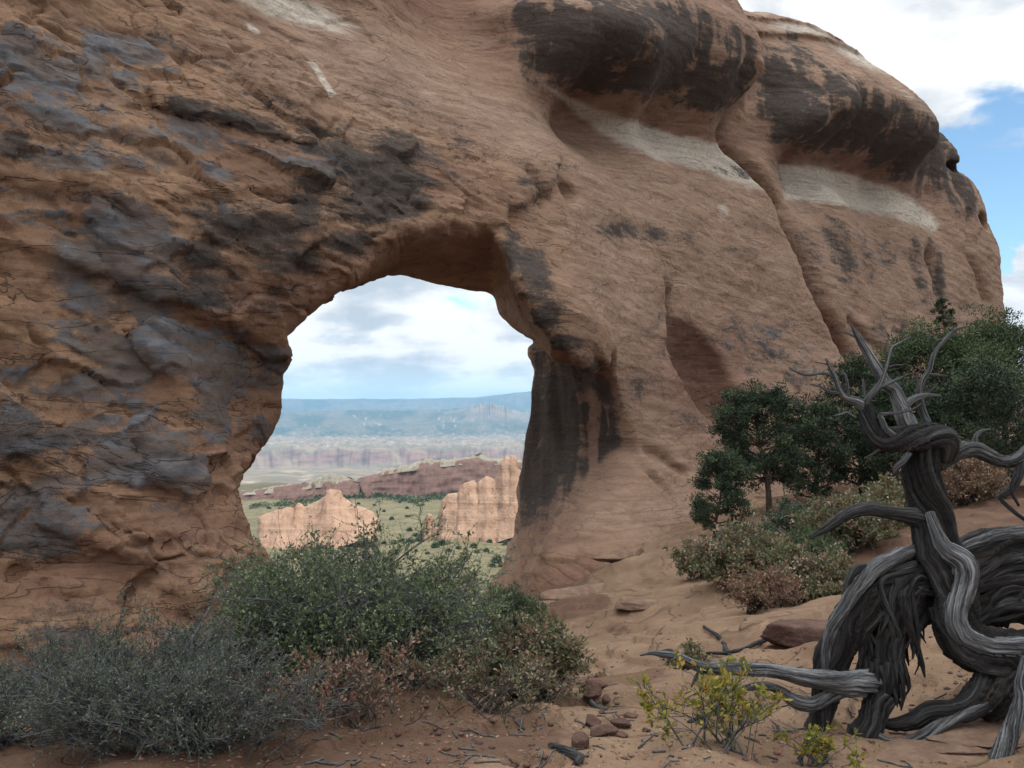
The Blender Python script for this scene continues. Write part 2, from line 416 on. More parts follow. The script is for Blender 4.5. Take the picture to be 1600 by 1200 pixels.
# ------------------------------------------------------------------ the great rock wall with its opening
_dp = [
 # left buttress, photo column by column: (px, py, metres the face stands out from the wall's plane)
 (-200,-150,-2.2),(-200,200,-.3),(-200,500,.3),(-200,800,.9),(-200,1100,1.8),
 (0,-150,-2.2),(0,0,-1.3),(0,200,-.4),(0,400,.05),(0,600,.2),(0,800,.5),(0,1000,1.2),(0,1100,1.7),
 (200,-100,-2.6),(200,0,-2.0),(200,100,-1.3),(200,200,-.55),(200,300,-.05),(200,450,.05),(200,600,.4),(200,800,.95),(200,1000,1.6),(200,1080,2.0),
 (400,-80,-3.3),(400,0,-2.7),(400,100,-1.8),(400,200,-.8),(400,300,-.05),(400,400,.15),(400,455,.05),(420,540,-.45),(430,620,-.75),(425,690,-.8),
 (340,540,-.05),(350,650,.05),(300,600,.55),(330,700,.75),(365,800,.85),(415,880,.9),(300,850,1.3),(330,950,1.7),(430,960,1.4),(250,520,.25),
 (600,-60,-3.9),(600,0,-3.3),(600,100,-2.4),(600,200,-1.3),(600,300,-.2),(600,370,.15),(520,380,.25),(520,300,-.15),
 (770,-80,-4.0),(770,0,-3.6),(770,60,-3.2),(770,130,-2.5),(770,200,-1.7),(770,300,-.5),(770,345,-.2),(690,320,-.1),
 # dark overhanging lobes
 (830,0,-2.4),(850,60,-1.9),(870,110,-2.0),(900,160,-3.2),(980,-80,-2.4),(980,0,-1.5),(980,90,-1.15),(1000,150,-1.6),(1000,185,-3.0),(1090,-60,-2.3),(1130,0,-1.6),(1130,90,-.85),(1120,160,-1.4),(1120,200,-2.8),
 (1170,30,-1.35),(1190,110,-.85),(1185,195,-2.8),
 (940,188,-2.95),(1000,235,-2.1),(1100,250,-2.05),(1205,285,-1.8),(1170,235,-2.35),
 (900,250,-1.3),(900,330,-.5),(1000,300,-1.35),(1000,400,-.75),(1100,330,-1.25),(1200,350,-1.3),(1100,450,-.75),(1200,450,-.95),(1240,560,-.5),
 (890,420,.2),(850,470,1.0),(930,530,1.15),(900,500,1.15),(1000,550,.2),(1000,640,.5),(980,720,.9),(1000,800,1.8),(1000,870,2.9),(900,800,1.4),(860,900,1.9),(1100,600,.05),(1150,650,.3),(1200,750,1.1),(1050,750,1.2),(1100,820,2.3),(1280,700,.4),
 (820,960,1.8),(920,930,2.6),
 # beyond the joint
 (1250,20,-3.6),(1240,60,-3.1),(1232,150,-2.2),(1275,150,-1.35),(1350,90,-2.6),(1350,180,-1.0),(1420,150,-2.2),(1450,230,-1.0),(1230,235,-2.9),(1290,255,-2.9),(1350,268,-2.8),(1440,302,-2.6),(1290,205,-1.3),(1400,240,-1.3),(1300,300,-2.05),(1400,330,-2.0),(1250,340,-1.75),(1350,400,-1.4),(1440,400,-1.5),
 (1350,480,-1.0),(1450,480,-1.2),(1350,600,-.5),(1450,600,-.6),(1500,330,-1.7),(1500,400,-1.6),(1550,480,-1.5),(1550,560,-1.0),(1350,700,.3),(1500,700,.2)]
_dp = np.array(_dp, float)
_du, _dz = wall_uz(_dp[:, 0], _dp[:, 1], _dp[:, 2])
_D = TPS(np.stack([_du, _dz * 1.3], 1), _dp[:, 2], 0.01)

# skyline of the far fin
_tp = np.array([(1150,-60),(1165,0),(1240,8),(1330,52),(1345,88),(1400,118),(1435,160),(1462,205),(1470,250),(1486,268),(1492,330),(1532,385),(1570,440),(1622,492),(1670,560)], float)
_tu, _tz = wall_uz(_tp[:, 0], _tp[:, 1], -3.4)
def crest(u):
    return np.interp(u, np.concatenate([[-30, 9.0], _tu]), np.concatenate([[17.0, 17.0], _tz + 0.25]))

def poly_line(pts, d):
    q = np.array(pts, float); return np.stack(wall_uz(q[:, 0], q[:, 1], d), 1)

def seg_dist(u, z, L):
    """distance to a polyline and signed side (+ = right of its direction)"""
    best = np.full(u.shape, 1e9); side = np.zeros(u.shape)
    for a, b_ in zip(L[:-1], L[1:]):
        e = b_ - a; l2 = e @ e + 1e-9
        t = np.clip(((u - a[0]) * e[0] + (z - a[1]) * e[1]) / l2, 0, 1)
        dx = u - a[0] - t * e[0]; dz_ = z - a[1] - t * e[1]
        q = np.hypot(dx, dz_); m = q < best
        side = np.where(m, np.sign(dx * e[1] - dz_ * e[0]), side); best = np.where(m, q, best)
    return best, side

# joint between the arch's own wall and the fin behind it
_joint = poly_line([(1150, -120), (1172, 0), (1196, 90), (1201, 150), (1192, 205), (1216, 260), (1240, 310), (1252, 380), (1274, 480), (1306, 545), (1340, 640), (1400, 760)], -1.3)
def joint_u(z): return np.interp(z, _joint[::-1, 1], _joint[::-1, 0])

# steps in the face: (pixels along the edge, d there, height of step, fade on the low side)
_steps = [([(240, 468), (300, 492), (350, 505), (400, 520), (445, 548)], 0.0, 0.32, 1.1),          # lip over the grey recess
          ([(620, 425), (622, 372), (690, 352), (775, 352)], 0.0, 0.22, .5),
          ([(905, 255), (870, 300), (800, 330), (785, 400), (830, 440)], -.3, -0.25, .6),
          ([(230, 150), (300, 185), (360, 195), (425, 215)], -0.8, 0.22, .7),
          ([(0, 265), (60, 300), (140, 300), (235, 322), (330, 305), (460, 292)], -.1, .14, .6),
          ([(60, 345), (140, 400), (160, 470), (215, 520), (330, 610)], .2, -.12, .5),
          ([(265, 590), (300, 650), (345, 740), (405, 850), (440, 900)], .7, .16, .8),
          ([(0, 800), (100, 820), (160, 860), (230, 900), (280, 950), (290, 985)], 1.2, .16, .6),
          ([(0, 900), (60, 930), (130, 905), (190, 930), (235, 940)], 1.3, -.15, .5),
          ([(1040, 520), (1062, 470), (1070, 440), (1050, 400)], -.3, .3, .6),
          ([(960, 560), (975, 640), (1000, 700), (1010, 775)], .6, -.22, .6),
          ([(1200, 50), (1262, 52), (1335, 82)], -2.9, .4, .5), ([(1190, 22), (1250, 26), (1318, 58)], -3.2, .35, .4),
          ([(1180, 590), (1140, 600), (1060, 580), (1030, 570)], .1, .1, .4)]
_steps = [(poly_line(p, d), h, f) for p, d, h, f in _steps]
_cracks = [([(60, 905), (110, 950), (180, 935), (240, 960)], 1.4, .18, .05), ([(300, 800), (330, 850), (390, 880)], 1.1, .1, .04), ([(120, 590), (128, 640), (110, 690)], .5, .1, .04), ([(100, 340), (150, 380), (200, 460)], .1, .1, .045), ([(380, 500), (395, 560)], -.2, .14, .05), ([(320, 870), (250, 905), (205, 940), (215, 985)], 1.4, .12, .05), ([(220, 700), (232, 752), (250, 780), (285, 783)], .8, .10, .045), ([(150, 800), (185, 845), (230, 848), (255, 850)], 1., .10, .04), ([(210, 800), (240, 830), (258, 852)], 1., .08, .035),
           ([(225, 935), (275, 965), (292, 1000)], 1.5, .16, .05), ([(20, 1020), (55, 1040), (130, 1025), (170, 1035), (182, 1065)], 1.4, .2, .06), ([(0, 1058), (50, 1055), (80, 1075)], 1.6, .16, .05),
           ([(960, 560), (972, 640), (995, 700), (1012, 775)], .8, .34, .08), ([(1025, 706), (1045, 722), (1062, 742)], .9, .25, .08), ([(1285, 470), (1300, 510), (1312, 545)], -.9, .3, .09),
           ([(1335, 500), (1350, 515), (1385, 560)], -.8, .3, .10), ([(1465, 405), (1470, 440), (1462, 500), (1455, 560)], -1.4, .6, .25), ([(1240, 590), (1262, 615)], 0, .14, .05),
           ([(875, 470), (895, 455), (915, 480), (935, 510)], .4, .08, .04), ([(960, 255), (1030, 285), (1100, 300)], -1.5, .05, .05),
           ([(330, 380), (440, 362), (560, 345), (640, 330)], 0, .07, .05), ([(140, 190), (240, 250), (330, 260)], -.4, .08, .05), ([(560, 395), (612, 385)], .1, .07, .04),
           ([(660, 250), (668, 310), (640, 345)], -.2, .1, .05), ([(850, 265), (865, 310)], -.4, .18, .08), ([(800, 270), (795, 330), (780, 385)], -.4, .16, .07),
           ([(1520, 330), (1515, 400), (1545, 470)], -1.5, .3, .15), ([(1040, 890), (1000, 920)], 2.8, .05, .04)]
_cracks = [(poly_line(p, d), a, w_) for p, d, a, w_ in _cracks]

# outline of the opening on the face (d = 0) and at the back (d = -2.9), photo pixels
_op = [(445,1000,405,1000),(425,885,385,890),(392,835,350,835),(380,790,339,790),(386,752,345,752),(415,715,363,715),(446,690,389,690),(468,650,408,650),(469,615,410,615),
       (473,560,413,560),(450,525,420,522),(492,492,473,492),(518,468,505,472),(556,440,555,450),(598,400,598,436),(632,372,630,431),(700,358,700,450),(765,352,770,461),(786,400,780,487),
       (801,455,799,510),(830,512,822,526),(870,552,836,533),(932,578,828,548),(950,620,829,575),(960,660,822,610),(965,700,820,660),(925,745,817,720),(880,800,810,790),(838,858,806,842),(812,905,780,885),(775,1000,730,955)]
_op = np.array(_op, float)
_opf = np.stack(wall_uz(_op[:, 0], _op[:, 1], 0.0), 1); _opb = np.stack(wall_uz(_op[:, 2], _op[:, 3], -2.9), 1)

def poly_sdf(u, z, P):
    d = np.full(u.shape, 1e9); ins = np.zeros(u.shape, bool)
    for i in range(len(P)):
        a = P[i]; b_ = P[(i + 1) % len(P)]
        e = b_ - a
        t = np.clip(((u - a[0]) * e[0] + (z - a[1]) * e[1]) / (e @ e + 1e-9), 0, 1)
        d = np.minimum(d, np.hypot(u - a[0] - t * e[0], z - a[1] - t * e[1]))
        c = ((a[1] > z) != (b_[1] > z)) & (u < (b_[0] - a[0]) * (z - a[1]) / (b_[1] - a[1] + 1e-12) + a[0])
        ins ^= c
    return np.where(ins, -d, d)

def smax(a, b_, k):
    h = np.maximum(k - np.abs(a - b_), 0) / k
    return np.maximum(a, b_) + h * h * k * 0.25

def surface_nets(f, X, Y, Z):
    """closed quads on the zero level of a sampled field; X, Y, Z are the sample positions"""
    neg = f < 0
    nx, ny, nz = f.shape
    cnt = np.zeros((nx - 1, ny - 1, nz - 1), np.int8)
    for a in (0, 1):
        for b_ in (0, 1):
            for c in (0, 1):
                cnt += neg[a:nx - 1 + a, b_:ny - 1 + b_, c:nz - 1 + c]
    cell = (cnt > 0) & (cnt < 8)
    ids = np.full(cell.shape, -1, np.int32)
    ci = np.argwhere(cell); ids[cell] = np.arange(len(ci))
    acc = np.zeros((len(ci), 3)); k = np.zeros(len(ci))
    co = [(a, b_, c) for a in (0, 1) for b_ in (0, 1) for c in (0, 1)]
    vals = {c: f[ci[:, 0] + c[0], ci[:, 1] + c[1], ci[:, 2] + c[2]] for c in co}
    for c in co:
        for ax in range(3):
            if c[ax] == 0:
                e = list(c); e[ax] = 1; v0 = vals[c]; v1 = vals[tuple(e)]
                m = (v0 < 0) != (v1 < 0)
                t_ = np.where(m, v0 / np.where(m, v0 - v1, 1), 0)
                p = np.tile(np.array(c, float), (len(ci), 1)); p[:, ax] = t_
                acc[m] += p[m]; k[m] += 1
    g = ci + acc / k[:, None]
    V = np.stack([np.interp(g[:, 0], np.arange(nx), X), np.interp(g[:, 1], np.arange(ny), Y), np.interp(g[:, 2], np.arange(nz), Z)], 1)
    Fq = []
    for ax in range(3):
        sl0 = [slice(None)] * 3; sl1 = [slice(None)] * 3; sl0[ax] = slice(0, -1); sl1[ax] = slice(1, None)
        s0 = neg[tuple(sl0)]; s1 = neg[tuple(sl1)]
        e = np.argwhere(s0 != s1)
        o1, o2 = [(1, 2), (2, 0), (0, 1)][ax]
        e = e[(e[:, o1] > 0) & (e[:, o2] > 0) & (e[:, o1] < f.shape[o1] - 1) & (e[:, o2] < f.shape[o2] - 1)]
        def idx(a, b_):
            q = e.copy(); q[:, o1] -= a; q[:, o2] -= b_
            return ids[q[:, 0], q[:, 1], q[:, 2]]
        quad = np.stack([idx(1, 1), idx(0, 1), idx(0, 0), idx(1, 0)], 1)
        fl = ~s0[e[:, 0], e[:, 1], e[:, 2]]
        quad[fl] = quad[fl][:, ::-1]
        Fq.append(quad)
    return V, np.concatenate(Fq)

gu = [-17.0]
while gu[-1] < 38:
    dist_ = 14.0 + max(0, gu[-1] + 6) * 0.75
    gu.append(gu[-1] + 0.0062 * dist_)
gu = np.array(gu); gzv = np.arange(-4.5, 18.2, 0.095); gd = np.arange(-7.2, 4.6, 0.11)
U2, Z2 = np.meshgrid(gu, gzv, indexing='ij')
Dm = _D(U2, Z2 * 1.3)
Dm = np.clip(Dm, -6.5, 4.2)
Dm = Dm + 0.16 * fbm(U2 * .45, Z2 * .6, 3.3, 3) * smooth(16, 10, Z2)
px2, py2 = pix(WO + U2[..., None] * WU + Z2[..., None] * [0, 0, 1] + Dm[..., None] * WN)
# vertical flutes in the dark belly of the far fin and along the lobes
fl = np.exp(-((py2 - 200) / 75.) ** 2) * smooth(1195, 1230, px2)
Dm = Dm + fl * 0.75 * (np.abs(np.sin(U2 * 1.35 + 0.5 * pn(Z2 * .5, U2 * .3, 1.))) - .6)
fl2 = np.exp(-((py2 - 110) / 65.) ** 2) * smooth(760, 840, px2) * smooth(1200, 1180, px2)
Dm = Dm + fl2 * .35 * (np.abs(np.sin(U2 * 1.7 + 1.0)) - .6)
for L, h, f_ in _steps:
    q, sd = seg_dist(U2, Z2, L)
    Dm = Dm + h * 0.5 * np.tanh(sd * q / 0.06) * -1 * np.exp(-q / f_)
for L, a_, w_ in _cracks:
    q, sd = seg_dist(U2, Z2, L)
    Dm = Dm - a_ * np.exp(-(q / (w_ * 1.6)) ** 2)
gUd, gZd = np.gradient(Dm, gu, gzv)
slope = 1 / np.sqrt(1 + np.clip(gUd ** 2 + gZd ** 2, 0, 6))
Bk = -3.1 - 2.9 * smooth(4.5, 9.5, Z2) - 1.6 * smooth(6, 12, U2) + 0.35 * fbm(U2 * .3, Z2 * .3, 8., 3)
Bk = np.maximum(Bk, -6.9)
Cr = crest(U2) + 0.12 * pn(U2 * 1.2, 0.5, 2.)
ju = joint_u(Z2)
side_l = (U2 - ju)                                   # <0 belongs to the arch wall
fld = np.empty((len(gu), len(gzv), len(gd)), np.float32)
lo_u, hi_u = np.searchsorted(gu, [-8.5, 8.0]); hi_z = np.searchsorted(gzv, 7.0)
for k_, dv in enumerate(gd):
    f = (dv - Dm) * slope
    f = smax(f, (Bk - dv) * .95, 1.2)
    f = smax(f, (Z2 - Cr) * .8, 1.5)
    f = smax(f, np.abs(U2 - 7.5) - 28.6 + 0 * U2, 2.0)
    tt = np.clip(-dv / 2.9, -0.5, 1.25)
    P = _opf + (_opb - _opf) * tt
    sub = np.s_[lo_u:hi_u, :hi_z]
    h_ = poly_sdf(U2[sub], Z2[sub], P)
    f[sub] = smax(f[sub], -h_, 0.3)
    fld[:, :, k_] = f
# hollow beside the pillar, small round pocket above the opening
def hollow(px, py, d, ru, rz, rd, tilt=0.0, k=0.25):
    u0, z0 = [float(v) for v in wall_uz(px, py, d)]
    iu = np.s_[np.searchsorted(gu, u0 - 3):np.searchsorted(gu, u0 + 3)]
    uu, zz_, dd_ = np.meshgrid(gu[iu] - u0, gzv - z0, gd - d, indexing='ij')
    c, s = math.cos(tilt), math.sin(tilt)
    q = np.sqrt(((uu * c + zz_ * s) / ru) ** 2 + ((-uu * s + zz_ * c) / rz) ** 2 + (dd_ / rd) ** 2)
    g = (q - 1) * min(ru, rz, rd)
    fld[iu] = smax(fld[iu], -g, k)
hollow(1104, 588, -.1, 1.2, 1.85, 1.25, .50, .15)
hollow(1066, 490, -.2, .3, .9, .9, .15, .15)
hollow(888, 300, -.75, .26, .3, .35, 0, .1)
hollow(1499, 262, -2.3, .7, .35, 1.6, 0, .2)
hollow(1517, 348, -2.3, .8, .45, 1.8, 0, .2)
hollow(845, 300, -.6, .1, .5, .4, 0, .1)

def weld_part(f, name):
    V, Fq = surface_nets(f, gu, gzv, gd)
    me = bpy.data.meshes.new('tmp'); me.from_pydata([], [], []); bpy.data.meshes.remove(me)
    o = mesh_np(name, V, Fq)
    md = o.modifiers.new('s', 'SUBSURF'); md.levels = 1; md.subdivision_type = 'CATMULL_CLARK'
    dg = bpy.context.evaluated_depsgraph_get()
    ev = o.evaluated_get(dg).data
    V = np.empty(len(ev.vertices) * 3, np.float32); ev.vertices.foreach_get('co', V); V = V.reshape(-1, 3).astype(float)
    N = np.empty(len(V) * 3, np.float32); ev.vertices.foreach_get('normal', N); N = N.reshape(-1, 3).astype(float)
    Q = np.empty(len(ev.polygons) * 4, np.int32); ev.loops.foreach_get('vertex_index', Q); Q = Q.reshape(-1, 4)
    bpy.data.objects.remove(o)
    return V, N, Q

def blobs(px, py, L):
    m = np.zeros(px.shape)
    for cx, cy, rx, ry, s, rot in L:
        c, sn = math.cos(R(rot)), math.sin(R(rot))
        x = px - cx; y = py - cy
        q = ((x * c + y * sn) / rx) ** 2 + ((-x * sn + y * c) / ry) ** 2
        m = np.maximum(m, s * np.exp(-q * 1.1))
    return m

VARN = [(170,620,250,270,.50,0),(120,200,180,180,.35,0),(60,130,150,110,.8,20),(190,90,110,60,.7,20),(300,210,120,45,.55,12),(230,260,150,40,.5,8),(120,240,130,50,.6,0),(190,390,110,80,1.15,25),(235,470,60,120,1.1,0),(140,470,90,120,.75,0),(60,330,120,40,.75,12),
        (330,540,80,45,1.25,20),(350,620,75,80,1.15,0),(420,590,40,60,1.0,0),(410,660,40,40,.9,0),(150,610,160,60,.85,5),(60,590,90,50,.8,0),(230,720,120,70,.85,10),(270,800,60,45,1.0,25),(120,760,120,60,.55,0),(50,840,90,50,.7,10),
        (60,690,120,40,.6,0),(420,240,120,30,.55,10),(350,270,130,25,.6,5),(120,1000,70,30,.4,10),(330,480,60,40,.5,0),(60,780,110,40,.7,5),(200,650,150,50,.8,8),(330,330,90,30,.6,8),(520,260,80,25,.5,15),(90,180,80,40,.6,10),(200,560,100,60,.8,0),(1200,540,110,60,.72,15),(1120,560,60,50,.5,0),(1340,380,120,60,.55,10),(1250,590,70,60,.7,10),(1270,340,60,60,.5,0),(1300,420,90,60,.6,0),(1030,500,30,50,.6,0),(1000,580,60,60,.45,30)]
LICH = [(1200,560,110,50,.55,20),(1120,520,60,40,.5,10),(1180,440,90,30,.4,5),(1080,640,60,60,.45,0),(960,370,120,20,.4,8),(1000,600,50,60,.5,20),(1180,620,70,30,.5,10),(700,230,120,30,.4,18),(930,440,50,30,.35,0),(120,950,150,40,.55,5),(60,860,90,30,.5,10),(300,960,60,40,.4,20),(200,1030,120,40,.6,0),(330,440,90,50,.85,0),(450,400,90,60,.8,-10),(540,380,60,40,.7,-15),(430,470,60,40,.6,-30),(60,690,100,60,.55,0),(40,640,60,30,.5,0),(250,880,90,30,.45,10),(560,330,90,40,.8,10),(600,290,85,75,1.25,15),(640,240,90,40,.85,20),(540,240,120,35,.9,18),(390,365,110,55,1.15,5),(320,400,50,45,1.0,0),(300,170,60,22,1.0,14),(370,190,90,22,1.0,15),(450,180,90,40,.6,22),(480,320,40,70,.9,0),(20,220,45,35,1.0,0),(250,60,60,25,.5,20),(330,95,120,25,.55,22),
        (420,160,140,35,.55,20),(870,260,60,14,.6,5),(830,290,40,60,.6,0),(1000,362,110,22,.8,8),(1180,275,80,12,.75,12),(1140,390,60,12,.5,5),(690,190,160,30,.45,25),(560,210,90,22,.6,20),(960,300,60,14,.3,10),
        (890,70,100,70,1.3,18),(960,50,60,70,1.15,0),(1050,90,60,85,1.15,0),(1120,140,60,55,1.1,0),(1150,60,40,60,.45,0),(1010,120,60,40,1.0,0),(1030,30,80,40,.9,0),
        (870,650,42,130,1.25,-4),(850,740,36,90,1.15,0),(900,590,60,50,1.0,0),(830,430,40,60,1.0,-20),(850,500,50,40,.9,-20),(800,400,24,60,.9,0),(870,540,60,30,.9,0),(880,720,30,70,1.0,-10)]
LICH2 = [(1230,140,50,85,1.15,0),(1290,180,50,75,1.05,10),(1345,195,45,65,1.0,10),(1400,220,50,70,1.1,15),(1450,240,45,65,1.15,15),(1485,260,30,50,.9,0),(1240,200,45,40,.7,0),(1510,310,25,40,.8,0),(1300,90,60,30,.35,20),(1330,130,90,35,.4,20),
         (1470,430,14,60,.7,0),(1500,500,60,50,.4,0),(1330,400,130,60,.5,10),(1290,370,60,40,.55,10),(1400,520,90,40,.5,5),(1290,500,50,70,.45,0),(1440,420,40,80,.5,0)]
PALE = [(470,20,130,28,.85,16),(395,45,20,8,.75,40),        (1250,45,70,12,.8,8),(1340,90,70,14,.75,30),(1420,150,60,14,.5,45),(1190,20,30,14,.5,0),(1440,170,40,10,.5,45),(1130,330,14,20,.6,0),(950,40,10,10,.0,0),(390,200,8,8,.0,0)]
RED = [(900,915,120,26,1.0,-22),(820,950,60,20,1.0,-25),(1000,195,140,24,1.0,12),(1130,215,70,20,1.0,8),(900,150,50,40,.8,30),(790,60,50,70,.7,20),(1330,258,130,24,1.0,10),(1230,240,50,30,.9,0),(1440,300,70,25,.9,15),(700,20,130,40,.6,14),(1100,590,80,95,1.3,0),(690,390,90,40,.9,0),(580,395,30,16,.8,0),(700,270,60,50,.45,0),
       (380,470,150,40,.6,5),(450,450,80,50,.5,-20),(1150,40,50,60,.4,0),(390,690,60,60,.55,0),(840,800,40,90,.6,0),(860,930,90,50,.6,-15),(930,650,40,100,.6,0),(300,820,90,120,.4,0),(150,880,180,70,.4,0)]
TAN = [(600,110,260,90,1.0,22),(800,190,200,70,1.0,24),(950,270,200,60,.8,14),(1100,320,160,50,.6,8),(420,90,140,50,.5,20),(1000,800,160,90,.8,0),(1000,450,200,120,.45,0)]

rock_m, t, b, o_ = mat_new('sandstone')
geo = t.node('ShaderNodeNewGeometry'); pos = geo.outputs['Position']
a1_ = t.node('ShaderNodeAttribute', attribute_name='stain_a'); a2_ = t.node('ShaderNodeAttribute', attribute_name='stain_b')
s1 = t.node('ShaderNodeSeparateColor', {0: a1_.outputs['Color']}); s2 = t.node('ShaderNodeSeparateColor', {0: a2_.outputs['Color']})
beds = t.scaled(pos, (0.45, 0.45, 1.6), (0, R(0), 0))
n0 = t.noise(beds, 0.9, 9, 0.62, 0.4); n1 = t.noise(beds, 3.2, 8, 0.65, 0.3); n2 = t.noise(pos, 11, 7, 0.74); n3 = t.noise(pos, 48, 4, 0.68); st = t.noise(t.scaled(pos, (0.25, 0.25, 9)), 1.6, 6, 0.6, 0.35)
nlow = t.noise(t.vmath('ADD', beds, (3, 8, 1)), 1.7, 4, 0.6, 0.5)
n4 = t.noise(t.vmath('ADD', pos, (31, 17, 9)), 5.5, 7, 0.7, 0.3)
base = t.ramp(n0, [(0.30, (0.150, 0.086, 0.055)), (0.46, (0.240, 0.140, 0.088)), (0.58, (0.310, 0.190, 0.118)), (0.72, (0.208, 0.118, 0.075))])
base = t.mix(t.math('MULTIPLY', t.step(st, 0.5, 0.68), 0.40), base, (0.20, 0.105, 0.06))
base = t.mix(t.math('MULTIPLY', s2.outputs[1], 0.85), base, t.mix(t.step(n1, .38, .62), (0.288, 0.190, 0.138), (0.400, 0.276, 0.206)))
base = t.mix(t.math('MULTIPLY', s2.outputs[0], 0.85), base, t.mix(t.step(n1, .38, .62), (0.175, 0.090, 0.066), (0.255, 0.142, 0.105)))
base = t.mix(t.math('MULTIPLY', t.step(n2, 0.50, 0.68), 0.45), base, (0.16, 0.085, 0.05))
base = t.mix(t.math('MULTIPLY', t.step(n3, 0.54, 0.68), 0.5), base, (0.13, 0.075, 0.05))
base = t.mix(t.math('MULTIPLY', t.step(n4, 0.60, 0.72), 0.5), base, (0.37, 0.235, 0.135))
def stain(sock, amp, lo, hi, na=None):
    nn = t.math('ADD', t.math('ADD', t.math('MULTIPLY', n1, 0.36), t.math('MULTIPLY', nlow, 0.26)), t.math('ADD', t.math('MULTIPLY', n2, 0.22), t.math('MULTIPLY', n3, 0.16)))
    return t.step(t.math('ADD', sock, t.math('MULTIPLY', t.math('SUBTRACT', nn, 0.5), amp)), lo, hi)
va = stain(s1.outputs[0], 3.6, 0.40, 0.66)
vcol = t.mix(t.step(n1, 0.35, 0.65), (0.070, 0.079, 0.092), (0.135, 0.143, 0.158))
vcol = t.mix(t.math('MULTIPLY', t.step(n2, 0.5, 0.7), 0.5), vcol, (0.10, 0.075, 0.065))
vcol = t.mix(t.math('MULTIPLY', t.step(nlow, 0.44, 0.60), 0.75), vcol, (0.115, 0.080, 0.060))
base = t.mix(t.math('MULTIPLY', va, 0.90), base, vcol)
pa = stain(s1.outputs[2], 1.9, 0.30, 0.80)
base = t.mix(t.math('MULTIPLY', pa, 0.88), base, t.mix(t.step(n2, .4, .65), (0.60, 0.535, 0.45), (0.45, 0.385, 0.31)))
li = stain(s1.outputs[1], 4.2, 0.34, 0.86)
lcol = t.mix(t.step(n2, 0.52, 0.70), (0.034, 0.032, 0.031), (0.095, 0.086, 0.074))
lcol = t.mix(t.math('MULTIPLY', t.step(n3, 0.60, 0.72), 0.7), lcol, (0.17, 0.165, 0.14))
base = t.mix(t.math('MULTIPLY', li, 0.88), base, lcol)
wl = t.math('MULTIPLY', t.step(t.noise(pos, 26, 3, 0.6), 0.66, 0.72), t.math('MULTIPLY', t.step(n1, 0.52, 0.6), 0.55))
base = t.mix(wl, base, (0.33, 0.33, 0.29))
t.put(b.inputs['Base Color'], base)
t.put(b.inputs['Roughness'], t.mix(va, (0.92, 0.92, 0.92), (0.62, 0.62, 0.62)))
hh = t.math('ADD', t.math('MULTIPLY', n1, 0.13), t.math('ADD', t.math('MULTIPLY', n2, 0.36), t.math('MULTIPLY', n3, 0.16)))
bl = t.noise(t.scaled(pos, (0.06, 0.06, 5.5), (0, 0, 0)), 2.6, 4, 0.7, 0.15)
vo = t.node('ShaderNodeTexVoronoi', {'Vector': t.vmath('ADD', pos, t.vmath('MULTIPLY', t.node('ShaderNodeTexNoise', {'Vector': pos, 'Scale': 4.0}).outputs['Color'], (.3, .3, .3))), 'Scale': 7.0}).outputs['Distance']
crk = t.step(t.math('ABSOLUTE', t.math('SUBTRACT', t.noise(beds, 1.1, 4, 0.55, 0.9), 0.5)), 0.010, 0.002)
hh = t.math('ADD', hh, t.math('MULTIPLY', bl, 0.16)); hh = t.math('ADD', hh, t.math('MULTIPLY', vo, 0.16)); hh = t.math('SUBTRACT', hh, t.math('MULTIPLY', crk, 0.25))
base = t.mix(t.math('MULTIPLY', t.math('MULTIPLY', crk, 0.5), t.math('SUBTRACT', 1.0, s2.outputs[1])), base, (0.045, 0.03, 0.024))
base = t.mix(t.math('MULTIPLY', t.step(bl, 0.52, 0.64), 0.28), base, (0.12, 0.07, 0.048))
t.put(b.inputs['Base Color'], base)
hh = t.math('ADD', hh, t.math('MULTIPLY', st, 0.12)); hh = t.math('ADD', hh, t.math('MULTIPLY', va, 0.04))
bp = t.node('ShaderNodeBump', {'Height': hh, 'Strength': 0.95, 'Distance': 0.09}); t.l.new(bp.outputs[0], b.inputs['Normal'])

def cells(x, y, seed):
    """flat cells: random height, closeness to an edge, tilt"""
    xi = np.floor(x); yi = np.floor(y); f1 = np.full(x.shape, 9.0); f2 = f1.copy(); ch = np.zeros(x.shape); tl = np.zeros(x.shape)
    for i in (-1, 0, 1):
        for j in (-1, 0, 1):
            a = (xi + i).astype(np.int64) & 255; b_ = (yi + j).astype(np.int64) & 255
            h = _perm[_perm[_perm[a] + b_] + seed]
            ox = _perm[h + 31] / 255.; oy = _perm[h + 77] / 255.
            dx = x - (xi + i + ox); dy = y - (yi + j + oy); q = dx * dx + dy * dy
            new = q < f1
            f2 = np.where(new, f1, np.minimum(f2, q)); f1 = np.where(new, q, f1)
            ch = np.where(new, h / 255., ch); tl = np.where(new, dx * (_perm[h + 5] / 128. - 1) + dy * (_perm[h + 9] / 128. - 1), tl)
    return ch, np.sqrt(f2) - np.sqrt(f1), tl
lo_uv, hi_uv = -9.0, 8.0

